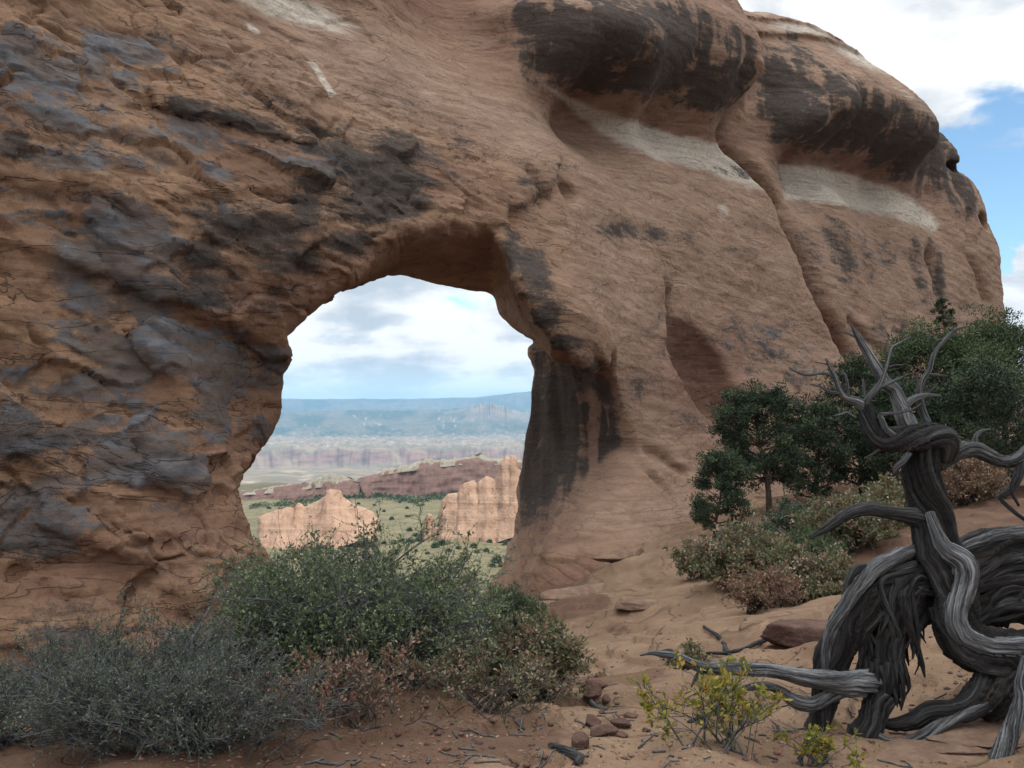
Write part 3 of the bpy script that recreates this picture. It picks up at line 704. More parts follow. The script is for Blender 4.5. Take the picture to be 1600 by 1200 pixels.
def area(px, py, P, soft):
    """1 inside a closed outline, fading over soft pixels"""
    P = np.array(P, float); m = np.zeros(px.shape)
    lo = P.min(0) - soft * 2; hi = P.max(0) + soft * 2
    k = (px > lo[0]) & (px < hi[0]) & (py > lo[1]) & (py < hi[1])
    m[k] = smooth(soft, -soft, poly_sdf(px[k], py[k], P)); return m
PALE_BEDS = [[(850, 132), (905, 158), (960, 178), (1050, 208), (1150, 232), (1206, 254), (1226, 302), (1170, 292), (1100, 268), (1030, 250), (960, 222), (900, 180)],
             [(1212, 254), (1290, 262), (1360, 280), (1420, 305), (1470, 350), (1460, 362), (1400, 342), (1300, 320), (1228, 312)]]
JAMB = [(828, 536), (880, 545), (940, 562), (962, 620), (972, 690), (930, 735), (890, 780), (850, 850), (800, 870), (800, 700), (815, 600)]
BELLY = [[(775, -40), (790, 20), (830, 80), (880, 130), (930, 150), (1000, 150), (1080, 165), (1150, 168), (1190, 140), (1185, 60), (1130, 30), (1060, -10), (980, 10), (900, -40)],
         [(1200, 90), (1260, 80), (1340, 120), (1430, 165), (1480, 205), (1515, 290), (1512, 345), (1490, 330), (1450, 285), (1380, 262), (1300, 240), (1200, 225)]]

def finish_wall(f, name, label, cat, which):
    V, N, Q = weld_part(f, name)
    u, z, d = V[:, 0], V[:, 1], V[:, 2]
    # wall frame (u, z, d) -> world; the frame is left-handed so faces are turned over
    W = WO + u[:, None] * WU + z[:, None] * np.array([0, 0, 1.0]) + d[:, None] * WN
    Nw = N[:, :1] * WU + N[:, 1:2] * np.array([0, 0, 1.0]) + N[:, 2:3] * WN
    # spalled sheets, thin beds, pits
    dip = z + 0.16 * u
    front = smooth(-.2, .4, N[:, 2])
    left = smooth(1.0, -2.0, u)
    n = fbm(u * .55, dip * 1.0, d * .5, 4) + .25 * pn(u * 2.5, dip * 4, d)
    plate = 0
    for th in (-.55, -.3, -.08, .12, .32, .55):
        plate = plate + smooth(th - .018, th + .018, n)
    plate = plate / 6
    nb = fbm(u * 1.7 + 9, dip * 2.6, d * 1.2, 3)
    chips = smooth(-.05, 0.0, nb) + smooth(.25, .29, nb) + smooth(-.4, -.36, nb)
    beds_ = fbm(u * .25, dip * 4.5, d * .6, 3)
    rough = fbm(u * 3.5, z * 3.5, d * 3.5, 4, .6)
    wx = .35 * fbm(u * .8, dip * .8, 3.1, 3); wy = .25 * fbm(u * .9 + 7, dip * .9, 6.2, 3)
    c1, e1, t1 = cells(u * .62 + d * .5 + wx, dip * 1.15 + wy, 1)
    c2, e2, t2 = cells(u * 1.7 + d * 1.3 + wx * 2.2, dip * 3.0 + wy * 2.2, 2)
    ck = smooth(.10, .0, e1) * smooth(-.1, .25, fbm(u * .9, dip * .9, 8.8, 2))
    amt = .10 + .90 * left
    disp = amt * (.11 * (plate - .5) + .15 * (c1 - .5) + .12 * t1 + .06 * (c2 - .5) + .04 * t2 - .09 * ck) + .018 * (chips - 1.5) * amt + .025 * beds_ + .02 * rough
    jb = area(*pix(W), JAMB, 20)
    disp = disp + jb * (.22 * (1 - 2 * np.abs(fbm(u * .9 + d * 1.3 + .25 * z, z * .22, 2.2, 3))) + .06 * fbm(u * 2.5 + d * 3, z * .8, 6.1, 3))
    calm = 1 - .75 * smooth(0, 1, blobs(*pix(W), [(620, 90, 260, 80, 1., 22), (330, 600, 110, 140, .8, 0), (860, 190, 200, 50, 1, 22)]))
    near_rim = np.zeros(len(u)); mm = (u > lo_uv) & (u < hi_uv) & (z < 7.2) & (d > -4.5) & (d < 2)
    near_rim[mm] = smooth(.75, .05, np.abs(poly_sdf(u[mm], z[mm], _opf * .55 + _opb * .45)))
    W = W + Nw * (disp * calm * (1 - .6 * near_rim))[:, None]
    px, py = pix(W)
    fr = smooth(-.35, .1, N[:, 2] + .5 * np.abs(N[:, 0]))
    va_ = blobs(px, py, VARN) * (.62 + .85 * c1) * (.66 + .68 * c2) + .22 * (plate - .55) - .5 * ck
    li_ = blobs(px, py, LICH if which == 0 else LICH2) * (.8 + .2 * plate + .3 * c2)
    drip = np.abs(fbm(u * 2.4, z * .22, d * 2.4, 3))
    up = py < 330
    li_ = np.where(up & (px > 760), li_ * (.80 + .75 * drip), li_)
    if which == 1: li_ = li_ * (.45 + .95 * np.abs(np.sin(u * 1.35 + .5 * pn(z * .5, u * .3, 1.))))
    strk = smooth(-.35, .25, fbm(u * 2.2, z * .16 + 3, d * 1.6, 4))
    li_ = np.maximum(li_, area(px, py, JAMB, 16) * (.15 + .85 * smooth(-.45, .15, fbm(u * 2.0 + d * 2.6, z * .35, 4.4, 4))))
    li_ = np.maximum(li_, area(px, py, BELLY[which], 22) * (.30 + .75 * strk))
    va_ = va_ * (1 - .45 * smooth(0, 4, u))
    pa_ = np.maximum(blobs(px, py, PALE), area(px, py, PALE_BEDS[0], 16) * (which == 0) + area(px, py, [(480, 95), (494, 98), (526, 148), (516, 153)], 6) * (which == 0) + area(px, py, PALE_BEDS[1], 16) * (which == 1)); rd_ = blobs(px, py, RED); tn_ = np.maximum(blobs(px, py, TAN), .75 * smooth(-.5, 4, u))
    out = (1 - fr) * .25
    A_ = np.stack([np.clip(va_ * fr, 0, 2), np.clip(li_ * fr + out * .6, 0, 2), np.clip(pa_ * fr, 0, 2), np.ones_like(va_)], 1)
    B_ = np.stack([np.clip(rd_, 0, 1), np.clip(tn_, 0, 1), np.zeros_like(rd_), np.ones_like(rd_)], 1)
    o = mesh_np(name, W, Q[:, ::-1], rock_m, attrs={'stain_a': A_, 'stain_b': B_})
    return tag(o, label, cat)

jl = (joint_u(Z2) - U2)[:, :, None]                  # >0 on the arch's side
sag = 0.05 * fbm(Z2 * 1.1, 0.4, 2., 2)[:, :, None]
arch = finish_wall(smax(fld, -(jl + 0.05 + sag), 1.5), 'sandstone_arch', 'huge orange sandstone wall pierced by a wide natural arch, streaked grey and black', 'rock arch', 0)
iu = np.searchsorted(gu, joint_u(gzv).min() - 1.0)
_gu = gu; gu = gu[iu:]
fin = finish_wall(smax(fld, (jl + 0.20 + sag), .8)[iu:], 'sandstone_fin', 'domed sandstone fin behind the joint, fluted dark belly above a white band', 'rock fin', 1)
gu = _gu
del fld

# ------------------------------------------------------------------ clouds that shade the foreground and the red cliff
cm, t, b, o_ = mat_new('cloud')
t.put(b.inputs['Base Color'], (0.9, 0.9, 0.92)); b.inputs['Roughness'].default_value = 1.0
def cloud(centre, rx, ry, rz, seed):
    n, m = 64, 96
    th = np.linspace(0.02, math.pi - 0.02, n)[:, None]; ph = np.linspace(0, 2 * math.pi, m, endpoint=False)[None, :]
    d = np.stack(np.broadcast_arrays(np.sin(th) * np.cos(ph), np.sin(th) * np.sin(ph), np.cos(th)), -1)
    k = 1 + 0.28 * fbm(d[..., 0] * 2.2 + seed, d[..., 1] * 2.2, d[..., 2] * 2.2, 5)
    P = d * k[..., None] * np.array([rx, ry, rz]); P[..., 2] = np.where(P[..., 2] < 0, P[..., 2] * .45, P[..., 2])
    o = mesh_np('cloud', P.reshape(-1, 3), grid_faces(n, m, True)[:, ::-1], cm, loc=tuple(centre))
    tag(o, kind='structure')
cloud(np.array([6, 26, 0]) + SUN_DIR * 760, 112, 128, 34, 1.0)
cloud(np.array([-40, 640, -35]) + SUN_DIR * 1000, 190, 120, 40, 5.0)

# ------------------------------------------------------------------ haze
def box_mesh(name, lo, hi, mat):
    x0, y0, z0 = lo; x1, y1, z1 = hi
    V = [(x, y, z) for x in (x0, x1) for y in (y0, y1) for z in (z0, z1)]
    F = [(0, 1, 3, 2), (4, 6, 7, 5), (0, 4, 5, 1), (2, 3, 7, 6), (0, 2, 6, 4), (1, 5, 7, 3)]
    return mesh_np(name, np.array(V), np.array(F), mat, smooth_=False)
hm = bpy.data.materials.new('haze'); hm.use_nodes = True
t = NT(hm.node_tree); t.n.clear()
pv = t.node('ShaderNodeVolumePrincipled', {'Color': (0.34, 0.62, 0.95), 'Density': 7.5e-5, 'Anisotropy': 0.0})
oo = t.node('ShaderNodeOutputMaterial'); t.l.new(pv.outputs[0], oo.inputs['Volume'])
haze = box_mesh('haze', (-17000, -17000, float(gz.min()) - 1.0), (17000, 17000, max(float(gz.max()) + 4, 30.0)), hm)
tag(haze, kind='stuff')

# ------------------------------------------------------------------ rocks of the valley
def outcrop_mat(name, lo, hi, pale, streak):
    m, t, b, o_ = mat_new(name)
    pos = t.node('ShaderNodeNewGeometry').outputs['Position']
    st = t.noise(t.scaled(pos, (0.02, 0.02, 1.0)), 0.55, 5, 0.6, 0.5)
    n = t.noise(pos, 0.22, 8, 0.66); nf = t.noise(pos, 1.1, 5, 0.7)
    c = t.mix(t.step(n, .35, .65), lo, hi)
    c = t.mix(t.math('MULTIPLY', t.step(st, .5, .7), .35), c, pale)
    vs = t.noise(t.scaled(pos, (1, 1, .12)), 0.5, 6, 0.65)
    c = t.mix(t.math('MULTIPLY', t.step(vs, .55, .68), streak), c, (0.13, 0.075, 0.055))
    c = t.mix(t.math('MULTIPLY', t.step(nf, .55, .7), .35), c, (0.20, 0.11, 0.075))
    t.put(b.inputs['Base Color'], c)
    bp = t.node('ShaderNodeBump', {'Height': t.math('ADD', nf, st), 'Strength': 0.6, 'Distance': 0.9}); t.l.new(bp.outputs[0], b.inputs['Normal'])
    return m
oc_m = outcrop_mat('outcrop_stone', (0.29, 0.18, 0.122), (0.40, 0.265, 0.19), (0.46, 0.34, 0.255), 0.6)
rc_m = outcrop_mat('red_cliff_stone', (0.185, 0.105, 0.084), (0.25, 0.152, 0.12), (0.31, 0.21, 0.165), 0.5)
cap_m = outcrop_mat('pale_caprock', (0.30, 0.26, 0.19), (0.40, 0.35, 0.27), (0.46, 0.41, 0.33), 0.2)

def X_(px): return px / 9.0

def loft_rock(name, top, base, Y, half, mat, seed, flute=0.12, power=0.45, n=220, m=64, sink=3.0, lean=0.0, parent=None, batter=0.35, jit=.008):
    """a rock mass with the given skyline and foot (photo pixels at distance Y), half metres deep"""
    top = np.array(top, float); base = np.array(base, float)
    x0, x1 = max(top[0, 0], base[0, 0]), min(top[-1, 0], base[-1, 0])
    px = np.linspace(x0, x1, n)
    zt = at(px, np.interp(px, top[:, 0], top[:, 1]), Y); zb = at(px, np.interp(px, base[:, 0], base[:, 1]), Y)
    X = zt[:, 0]; T = zt[:, 2] + (zt[:, 2] - zb[:, 2]) * (jit * fbm(X_(px), seed, 3., 4)) * np.clip(np.minimum(px - x0, x1 - px) / 8, 0, 1); Bz = zb[:, 2] - sink
    endf = np.clip(np.minimum(X - X[0], X[-1] - X) / (half * 0.8), 0, 1); endf = np.sqrt(1 - (1 - endf) ** 2)
    th = np.linspace(0, math.pi, m)[None, :]
    cb = -np.sign(np.cos(th)) * np.abs(np.cos(th)) ** power
    zz_ = Bz[:, None] + (T - Bz)[:, None] * np.abs(np.sin(th)) ** 0.8
    h = (zz_ - Bz[:, None]) / np.maximum(T - Bz, 1e-3)[:, None]
    wid = half * (0.25 + 0.75 * endf[:, None]) * (1 - batter * h) * (1 + 0.03 * np.sin(zz_ * 1.1 + 4 * pn(X[:, None] * .08, zz_ * .1, seed)))
    bb = cb * wid
    fl = fbm(X[:, None] / (half * .9) + seed, zz_ / (half * 3.0), seed, 4) + .5 * fbm(X[:, None] / (half * .35), zz_ / (half * .6), seed + 3, 3)
    bb = bb - np.sign(np.cos(th)) * fl * half * flute
    led = sum(smooth(q_ - .02, q_ + .02, h + .03 * fbm(X[:, None] / half * .6, h * 3, seed + 5, 2)) for q_ in (.22, .41, .58, .74))
    bb = bb * (1.10 - .055 * led)
    XX = X[:, None] + .06 * half * fbm(X[:, None] / half, zz_ / half * 2, seed + 7, 3)
    P = np.stack([XX, Y + half + bb + lean * h * half, zz_], -1)
    o = mesh_np(name, P.reshape(-1, 3), grid_faces(n, m), mat, parent)
    return o
butte = loft_rock('sandstone_butte', [(388, 815), (400, 808), (420, 800), (446, 797), (452, 790), (458, 792), (464, 796), (474, 793), (485, 787), (494, 780), (498, 771), (505, 769), (513, 770), (522, 772), (525, 781), (535, 787), (548, 796), (562, 800), (574, 807), (584, 820)],
                  [(388, 852), (430, 850), (470, 851), (520, 843), (550, 832), (584, 824)], 282, 11, oc_m, 2.0, .10, .8, batter=.75)
tag(butte, 'low sunlit pink butte with a blocky knob on its summit', 'rock butte')
fin2 = loft_rock('sandstone_fin', [(680, 822), (684, 800), (690, 781), (696, 776), (712, 774), (715, 766), (722, 758), (738, 754), (744, 760), (748, 754), (760, 747), (772, 752), (776, 748), (780, 735), (784, 722), (790, 714), (795, 717), (799, 713), (806, 716), (810, 735), (822, 745), (840, 760)],
                 [(680, 838), (700, 843), (725, 841), (760, 836), (800, 825), (840, 812)], 300, 10, oc_m, 6.0, .08, .75, batter=.62)
tag(fin2, 'tall sunlit tan fin beside the pillar, stepped top rising to blocky turrets', 'rock fin')
pinn = loft_rock('rock_pinnacle', [(659, 828), (663, 810), (668, 803), (674, 804), (677, 812), (682, 830)], [(659, 831), (682, 833)], 304, 1.8, oc_m, 9.0, .3, .7, n=60, m=40, batter=.5)
tag(pinn, 'small slender pinnacle standing just left of the tall tan fin', 'rock pinnacle')
cliff_ = loft_rock('red_cliff', [(535, 760), (552, 751), (580, 744), (600, 738), (618, 734), (640, 731), (655, 725), (690, 724), (720, 721), (745, 717), (765, 722), (800, 724), (860, 727)],
                   [(535, 764), (580, 768), (620, 772), (650, 776), (690, 768), (720, 764), (760, 766), (860, 764)], 545, 22, rc_m, 12.0, .26, .6, n=320, batter=.35)
tag(cliff_, 'long dark red cliff with pale caprock and trees along its foot', 'cliff')
loft_rock('caprock', [(585, 739), (600, 733), (640, 727), (657, 720), (664, 715), (672, 720), (685, 719), (700, 720), (712, 715), (722, 718), (740, 712), (752, 709), (762, 716), (790, 719), (860, 722)], [(585, 742), (620, 736), (690, 727), (745, 721), (860, 730)], 559, 9, cap_m, 15.0, .3, .8, n=260, sink=1, parent=cliff_, jit=.45)
low_ = loft_rock('red_ledge', [(340, 772), (385, 770), (420, 764), (460, 759), (500, 755), (540, 753), (556, 758)], [(340, 788), (390, 786), (450, 781), (520, 771), (556, 764)], 520, 16, rc_m, 21.0, .3, .6, batter=.4)
tag(low_, 'low red ledge with a pale broken cap running behind the pink butte', 'cliff')
loft_rock('caprock', [(340, 770), (390, 768), (425, 761), (450, 759), (480, 755), (500, 745), (512, 741), (522, 746), (532, 745), (545, 749), (556, 754)], [(340, 774), (420, 768), (500, 759), (556, 759)], 529, 9, cap_m, 25.0, .35, .8, sink=1, parent=low_, jit=.35)

# ------------------------------------------------------------------ plant builders
def tubes(P, Rr, sides=5):
    """P (n,k,3) centre lines, Rr (n,k) radii -> vertices and quads"""
    n, k, _ = P.shape
    T = np.gradient(P, axis=1); T /= np.linalg.norm(T, axis=2, keepdims=True) + 1e-9
    ref = np.where(np.abs(T[..., 2:3]) < .9, np.array([0, 0, 1.0]), np.array([1.0, 0, 0]))
    A_ = np.cross(T, ref); A_ /= np.linalg.norm(A_, axis=2, keepdims=True) + 1e-9
    B_ = np.cross(T, A_)
    an = np.linspace(0, 2 * math.pi, sides, endpoint=False)
    V = P[:, :, None, :] + Rr[:, :, None, None] * (np.cos(an)[:, None] * A_[:, :, None, :] + np.sin(an)[:, None] * B_[:, :, None, :])
    f = grid_faces(k, sides, True)
    F = (f[None] + (np.arange(n) * k * sides)[:, None, None]).reshape(-1, 4)
    return V.reshape(-1, 3), F

def grow(P, Rr, m, t0, L, spread, up, rng, k=5, rr=0.6, curl=.25):
    """m side shoots on every line"""
    n, kk, _ = P.shape
    idx = np.repeat(np.arange(n), m); N_ = len(idx)
    tt = t0 + (1 - t0) * rng.random(N_) ** .8
    f = tt * (kk - 1); i0 = np.minimum(f.astype(int), kk - 2); fr = (f - i0)[:, None]
    base = P[idx, i0] * (1 - fr) + P[idx, i0 + 1] * fr
    tan = P[idx, i0 + 1] - P[idx, i0]; tan /= np.linalg.norm(tan, axis=1, keepdims=True) + 1e-9
    d = tan + spread * rng.normal(size=(N_, 3)) + np.array([0, 0, up]); d /= np.linalg.norm(d, axis=1, keepdims=True)
    ln = (L[0] + (L[1] - L[0]) * rng.random(N_)) * (1.15 - .5 * tt)
    s = np.linspace(0, 1, k)[None, :, None]
    c = rng.normal(size=(N_, 1, 3)) * curl; c2 = rng.normal(size=(N_, 1, 3)) * curl * .6
    Q = base[:, None] + ln[:, None, None] * (d[:, None] * s + c * s * s + c2 * np.sin(s * 5))
    Q = Q - (Q[:, :1] - base[:, None])
    r0 = (Rr[idx, i0] * rr)[:, None]
    return Q, r0 * (1 - .75 * s[..., 0])

def leaf_quads(C, Dv, L, W, rng):
    n = len(C)
    Dv = Dv / (np.linalg.norm(Dv, axis=1, keepdims=True) + 1e-9)
    sd = np.cross(Dv, rng.normal(size=(n, 3))); sd /= np.linalg.norm(sd, axis=1, keepdims=True) + 1e-9
    L = np.broadcast_to(L, (n,))[:, None]; W = np.broadcast_to(W, (n,))[:, None]
    V = np.stack([C, C + Dv * L * .5 + sd * W * .5, C + Dv * L, C + Dv * L * .5 - sd * W * .5], 1)
    return V.reshape(-1, 3), np.arange(4 * n).reshape(n, 4)

def leaf_mat(name, stops, trans=0.25, rough=.6):
    m = bpy.data.materials.new(name); m.use_nodes = True
    t = NT(m.node_tree); t.n.clear()
    a = t.node('ShaderNodeAttribute', attribute_name='tint')
    c = t.ramp(a.outputs['Fac'], stops)
    b = t.node('ShaderNodeBsdfPrincipled', {'Base Color': c, 'Roughness': rough, 'Specular IOR Level': 0.3})
    tr = t.node('ShaderNodeBsdfTranslucent', {'Color': c})
    mx = t.node('ShaderNodeMixShader', {0: trans}); t.l.new(b.outputs[0], mx.inputs[1]); t.l.new(tr.outputs[0], mx.inputs[2])
    o = t.node('ShaderNodeOutputMaterial'); t.l.new(mx.outputs[0], o.inputs[0])
    return m

def bark_mat(name, a, b_, scale=30):
    m, t, b, o_ = mat_new(name)
    pos = t.node('ShaderNodeTexCoord').outputs['Object']
    n = t.noise(t.scaled(pos, (1, 1, .25)), scale, 5, .65)
    t.put(b.inputs['Base Color'], t.mix(t.step(n, .35, .65), a, b_))
    return m
twig_m = bark_mat('grey_twigs', (0.05, 0.05, 0.052), (0.14, 0.14, 0.14))
dtwig_m = bark_mat('dark_twigs', (0.05, 0.04, 0.035), (0.12, 0.095, 0.08))
bark_m = bark_mat('tree_bark', (0.045, 0.035, 0.028), (0.11, 0.085, 0.065), 18)
GREEN_GREY = [(0.0, (0.068, 0.095, 0.052)), (0.45, (0.13, 0.172, 0.082)), (0.8, (0.19, 0.23, 0.105)), (1.0, (0.30, 0.31, 0.19))]
GREYBLUE = [(0.0, (0.06, 0.08, 0.052)), (0.6, (0.105, 0.135, 0.085)), (1.0, (0.18, 0.20, 0.135))]
OAK = [(0.0, (0.10, 0.125, 0.06)), (0.46, (0.175, 0.20, 0.10)), (0.64, (0.26, 0.19, 0.11)), (0.80, (0.30, 0.14, 0.10)), (1.0, (0.48, 0.42, 0.34))]
RUST = [(0.0, (0.14, 0.14, 0.08)), (0.35, (0.22, 0.15, 0.09)), (0.75, (0.32, 0.145, 0.10)), (1.0, (0.45, 0.38, 0.30))]
YELLOW = [(0.0, (0.12, 0.14, 0.035)), (0.5, (0.26, 0.25, 0.05)), (0.85, (0.42, 0.33, 0.06)), (1.0, (0.45, 0.24, 0.06))]
PINEB = [(0.0, (0.032, 0.052, 0.024)), (0.5, (0.062, 0.095, 0.040)), (1.0, (0.12, 0.15, 0.062))]
PINE = [(0.0, (0.020, 0.034, 0.022)), (0.5, (0.042, 0.066, 0.035)), (1.0, (0.095, 0.125, 0.058))]
EPHED = [(0.0, (0.06, 0.085, 0.04)), (1.0, (0.12, 0.16, 0.07))]
LM = {k: leaf_mat('leaves_' + k, v, tr) for k, v, tr in (('grey_green', GREEN_GREY, .25), ('grey_blue', GREYBLUE, .15), ('oak', OAK, .3), ('rust', RUST, .3), ('yellow', YELLOW, .35), ('pine', PINE, .08), ('pine_bright', PINEB, .12), ('ephedra', EPHED, .1))}

def shrub(name, loc, label, cat, w, h, leaf, seed, stems=36, m1=5, m2=5, nl=9, ll=.018, lw=.009, bark=None, group=None, lean=(0, 0), r0=.011, skew=None, depth=None, topbias=.25, droop=0.0, leafy=1.0):
    rng = np.random.default_rng(seed)
    root = empty(name, loc, label, cat, group)
    depth = depth or w
    n = stems
    b0 = np.stack([rng.normal(size=n) * w * .09, rng.normal(size=n) * depth * .09, np.full(n, -.04)], 1)
    an = rng.random(n) * 2 * math.pi; rad = np.sqrt(rng.random(n))
    hh = .72 * h * (1 - .40 * rad ** 2) * (.55 + .6 * rng.random(n))
    tip = np.stack([np.cos(an) * rad * w * .42 + lean[0], np.sin(an) * rad * depth * .42 + lean[1], hh], 1)
    if skew is not None: tip[:, 2] *= skew(tip[:, 0])
    k = 7; s = np.linspace(0, 1, k)[None, :, None]
    mid = b0 + (tip - b0) * np.array([.38, .38, .62]) + rng.normal(size=(n, 3)) * w * .05
    P0 = b0[:, None] * (1 - s) ** 2 + 2 * mid[:, None] * s * (1 - s) + tip[:, None] * s ** 2
    P0 = P0 + .02 * w * np.cumsum(rng.normal(size=(n, k, 3)) * .35, axis=1) * s
    R0 = r0 * (.6 + .8 * rng.random((n, 1))) * (1 - .75 * s[..., 0])
    sc = math.sqrt(w * h)
    P1, R1 = grow(P0, R0, m1, .25, (.11 * sc, .24 * sc), .55, .18 - droop, rng, 6, .55)
    P2, R2 = grow(P1, R1, m2, .2, (.05 * sc, .12 * sc), .7, .15 - droop, rng, 4, .55)
    nx = max(4, n // 7); ix = rng.permutation(n)[:nx]
    PXs = P0[ix] * [1.15, 1.15, 1.32] + .03 * w * np.cumsum(rng.normal(size=(nx, k, 3)) * .4, axis=1) * s
    PB, RB = grow(PXs, R0[ix] * .8, 7, .35, (.08 * sc, .22 * sc), .6, .2, rng, 4, .5)
    parts = [tubes(PXs, R0[ix] * .8, 5), tubes(PB, np.maximum(RB, .0012), 3), tubes(P0, R0, 6), tubes(P1, np.maximum(R1, .0016), 4), tubes(P2, np.maximum(R2, .0011), 3)]
    V = np.concatenate([p[0] for p in parts]); off = np.cumsum([0] + [len(p[0]) for p in parts])
    F = np.concatenate([p[1] + o for p, o in zip(parts, off)])
    mesh_np('twigs', V, F, bark or twig_m, root)
    N2 = len(P2)
    li = np.repeat(np.arange(N2), nl)
    zf = np.clip(P2[:, -1, 2] / h, 0, 1.2)
    keep = rng.random(len(li)) < np.clip(leafy * (1 - topbias + topbias * 2 * zf[li]) * (.35 + 1.1 * smooth(-.45, .35, fbm(P2[li, -1, 0] * 2.2 / sc + seed, P2[li, -1, 1] * 2.2 / sc, P2[li, -1, 2] * 2.2 / sc, 3))), 0, 1)
    li = li[keep]
    tt = rng.random(len(li)) * 3; i0 = np.minimum(tt.astype(int), 2); fr = (tt - i0)[:, None]
    C = P2[li, i0] * (1 - fr) + P2[li, i0 + 1] * fr
    Dv = (P2[li, -1] - P2[li, 0]); Dv = Dv / np.linalg.norm(Dv, axis=1, keepdims=True) + .9 * rng.normal(size=(len(li), 3)) + [0, 0, .3]
    V, F = leaf_quads(C, Dv, ll * (.6 + .8 * rng.random(len(li))), lw * (.6 + .8 * rng.random(len(li))), rng)
    ti = np.clip(.5 + .3 * fbm(C[:, 0] * 3 / sc, C[:, 1] * 3 / sc, C[:, 2] * 3 / sc + seed, 3) + .27 * rng.normal(size=len(C)), 0, 1)
    mesh_np('leaves', V, F, LM[leaf], root, attrs={'tint': np.repeat(ti, 4)}, smooth_=False)
    return root

def conifer(name, loc, label, w, h, seed, clumps=260, per=48, group=None, trunk_r=.06, low=.18, ll=.06, lean=(0., 0.), shape=1.0, rc=.15, leaf='pine'):
    rng = np.random.default_rng(seed)
    root = empty(name, loc, label, 'tree', group)
    k = 9; s = np.linspace(0, 1, k)[None, :, None]
    tip = np.array([lean[0], lean[1], h * .93])
    P0 = np.array([0, 0, -.1]) + (tip + [0, 0, .1]) * s + .05 * h * np.cumsum(rng.normal(size=(1, k, 3)) * [.4, .4, .05], 1) * s
    R0 = trunk_r * (1 - .85 * s[..., 0])
    nb = int(26 + 8 * h)
    tt = low + (1 - low) * (np.arange(nb) + rng.random(nb)) / nb
    f = tt * (k - 1); i0 = np.minimum(f.astype(int), k - 2); fr = (f - i0)[:, None]
    base = P0[0, i0] * (1 - fr) + P0[0, i0 + 1] * fr
    an = np.arange(nb) * 2.4 + rng.normal(size=nb) * .5
    q = (tt - low) / (1 - low)
    env = w * .5 * np.clip(np.sin(np.pi * np.clip(q * .80 + .20, 0, 1)) ** (.75 * shape), .1, 1) * (.65 + .5 * rng.random(nb))
    dirv = np.stack([np.cos(an) * env, np.sin(an) * env, env * (.15 + .55 * q)], 1)
    s1 = np.linspace(0, 1, 6)[None, :, None]
    P1 = base[:, None] + dirv[:, None] * s1 + rng.normal(size=(nb, 1, 3)) * .1 * env[:, None, None] * np.sin(s1 * 3) + np.array([0, 0, 1]) * .12 * env[:, None, None] * s1 ** 2
    R1 = (trunk_r * .42 * (1 - .6 * q))[:, None] * (1 - .8 * s1[..., 0])
    P2, R2 = grow(P1, R1, 6, .3, (.12 * w, .26 * w), .6, .25, rng, 4, .6)
    parts = [tubes(P0, R0, 10), tubes(P1, R1, 5), tubes(P2, np.maximum(R2, .003), 3)]
    V = np.concatenate([p[0] for p in parts]); off = np.cumsum([0] + [len(p[0]) for p in parts])
    mesh_np('trunk', V, np.concatenate([p[1] + o for p, o in zip(parts, off)]), bark_m, root)
    ends = np.concatenate([P2[:, -1], P2[:, -2], P1[:, -1], P0[:, -1]])
    ends = ends[rng.permutation(len(ends))][:clumps]
    nC = len(ends)
    cr = rc * w / 1.6 * (.6 + .8 * rng.random(nC))
    ci = np.repeat(np.arange(nC), per)
    d = rng.normal(size=(len(ci), 3)); d /= np.linalg.norm(d, axis=1, keepdims=True); d[:, 2] = d[:, 2] * .75 + .12
    C = ends[ci] + d * (cr[ci] * rng.random(len(ci)) ** .5)[:, None] * [1, 1, .75]
    V, F = leaf_quads(C, d + [0, 0, .5] + .45 * rng.normal(size=(len(ci), 3)), ll * (.6 + .8 * rng.random(len(ci))), ll * .38, rng)
    ti = np.clip(np.repeat((.45 + .30 * rng.normal(size=nC)), per) + .18 * rng.normal(size=len(ci)), 0, 1)
    mesh_np('crown', V, F, LM[leaf], root, attrs={'tint': np.repeat(ti, 4)}, smooth_=False)
    return root

def foot(px, py):
    return tuple(hit(px, py))

# ------------------------------------------------------------------ valley shrubs
def valley_bush(name, loc, label, cat, w, h, seed, group, flat=False):
    rng = np.random.default_rng(seed); n = 420
    d = rng.normal(size=(n, 3)); d /= np.linalg.norm(d, axis=1, keepdims=True); d[:, 2] = np.abs(d[:, 2])
    lob = 1 + .45 * fbm(d[:, 0] * 2 + seed, d[:, 1] * 2, d[:, 2] * 2, 3)
    C = d * (lob * (.55 + .45 * rng.random(n)))[:, None] * [w / 2, w / 2, h * .85]
    V, F = leaf_quads(C, d + .7 * rng.normal(size=(n, 3)), .20 * w, .13 * w, rng)
    ti = np.clip(.5 + .22 * rng.normal(size=n), 0, 1)
    root = empty(name, loc, label, cat, group)
    mesh_np('crown', V, F, LM['valley'], root, attrs={'tint': np.repeat(ti, 4)}, smooth_=False)
    k = 4; s = np.linspace(0, 1, k)[None, :, None]
    tips = C[:8]; P = np.array([0, 0, -.2]) + (tips[:, None] + [0, 0, .2]) * s
    v, f = tubes(P, np.broadcast_to(.05 * w * (1 - .7 * s[..., 0]), (8, k)), 4)
    mesh_np('trunk', v, f, bark_m, root)
    return root
LM['valley'] = leaf_mat('leaves_valley', [(0, (0.035, 0.058, 0.034)), (.5, (0.062, 0.092, 0.048)), (1, (0.11, 0.135, 0.07))], .12)
def copy_thing(src, loc, rot, sc, label=None):
    r = src.copy(); COL.objects.link(r); r.location = loc; r.rotation_euler = (0, 0, rot); r.scale = sc
    if label: r['label'] = label
    for ch in src.children:
        c = ch.copy(); COL.objects.link(c); c.parent = r
    return r
VG = 'dark green shrubs scattered over the valley floor'
VL = 'small dark green shrub dotted on the pale valley floor seen through the arch'
protos = None
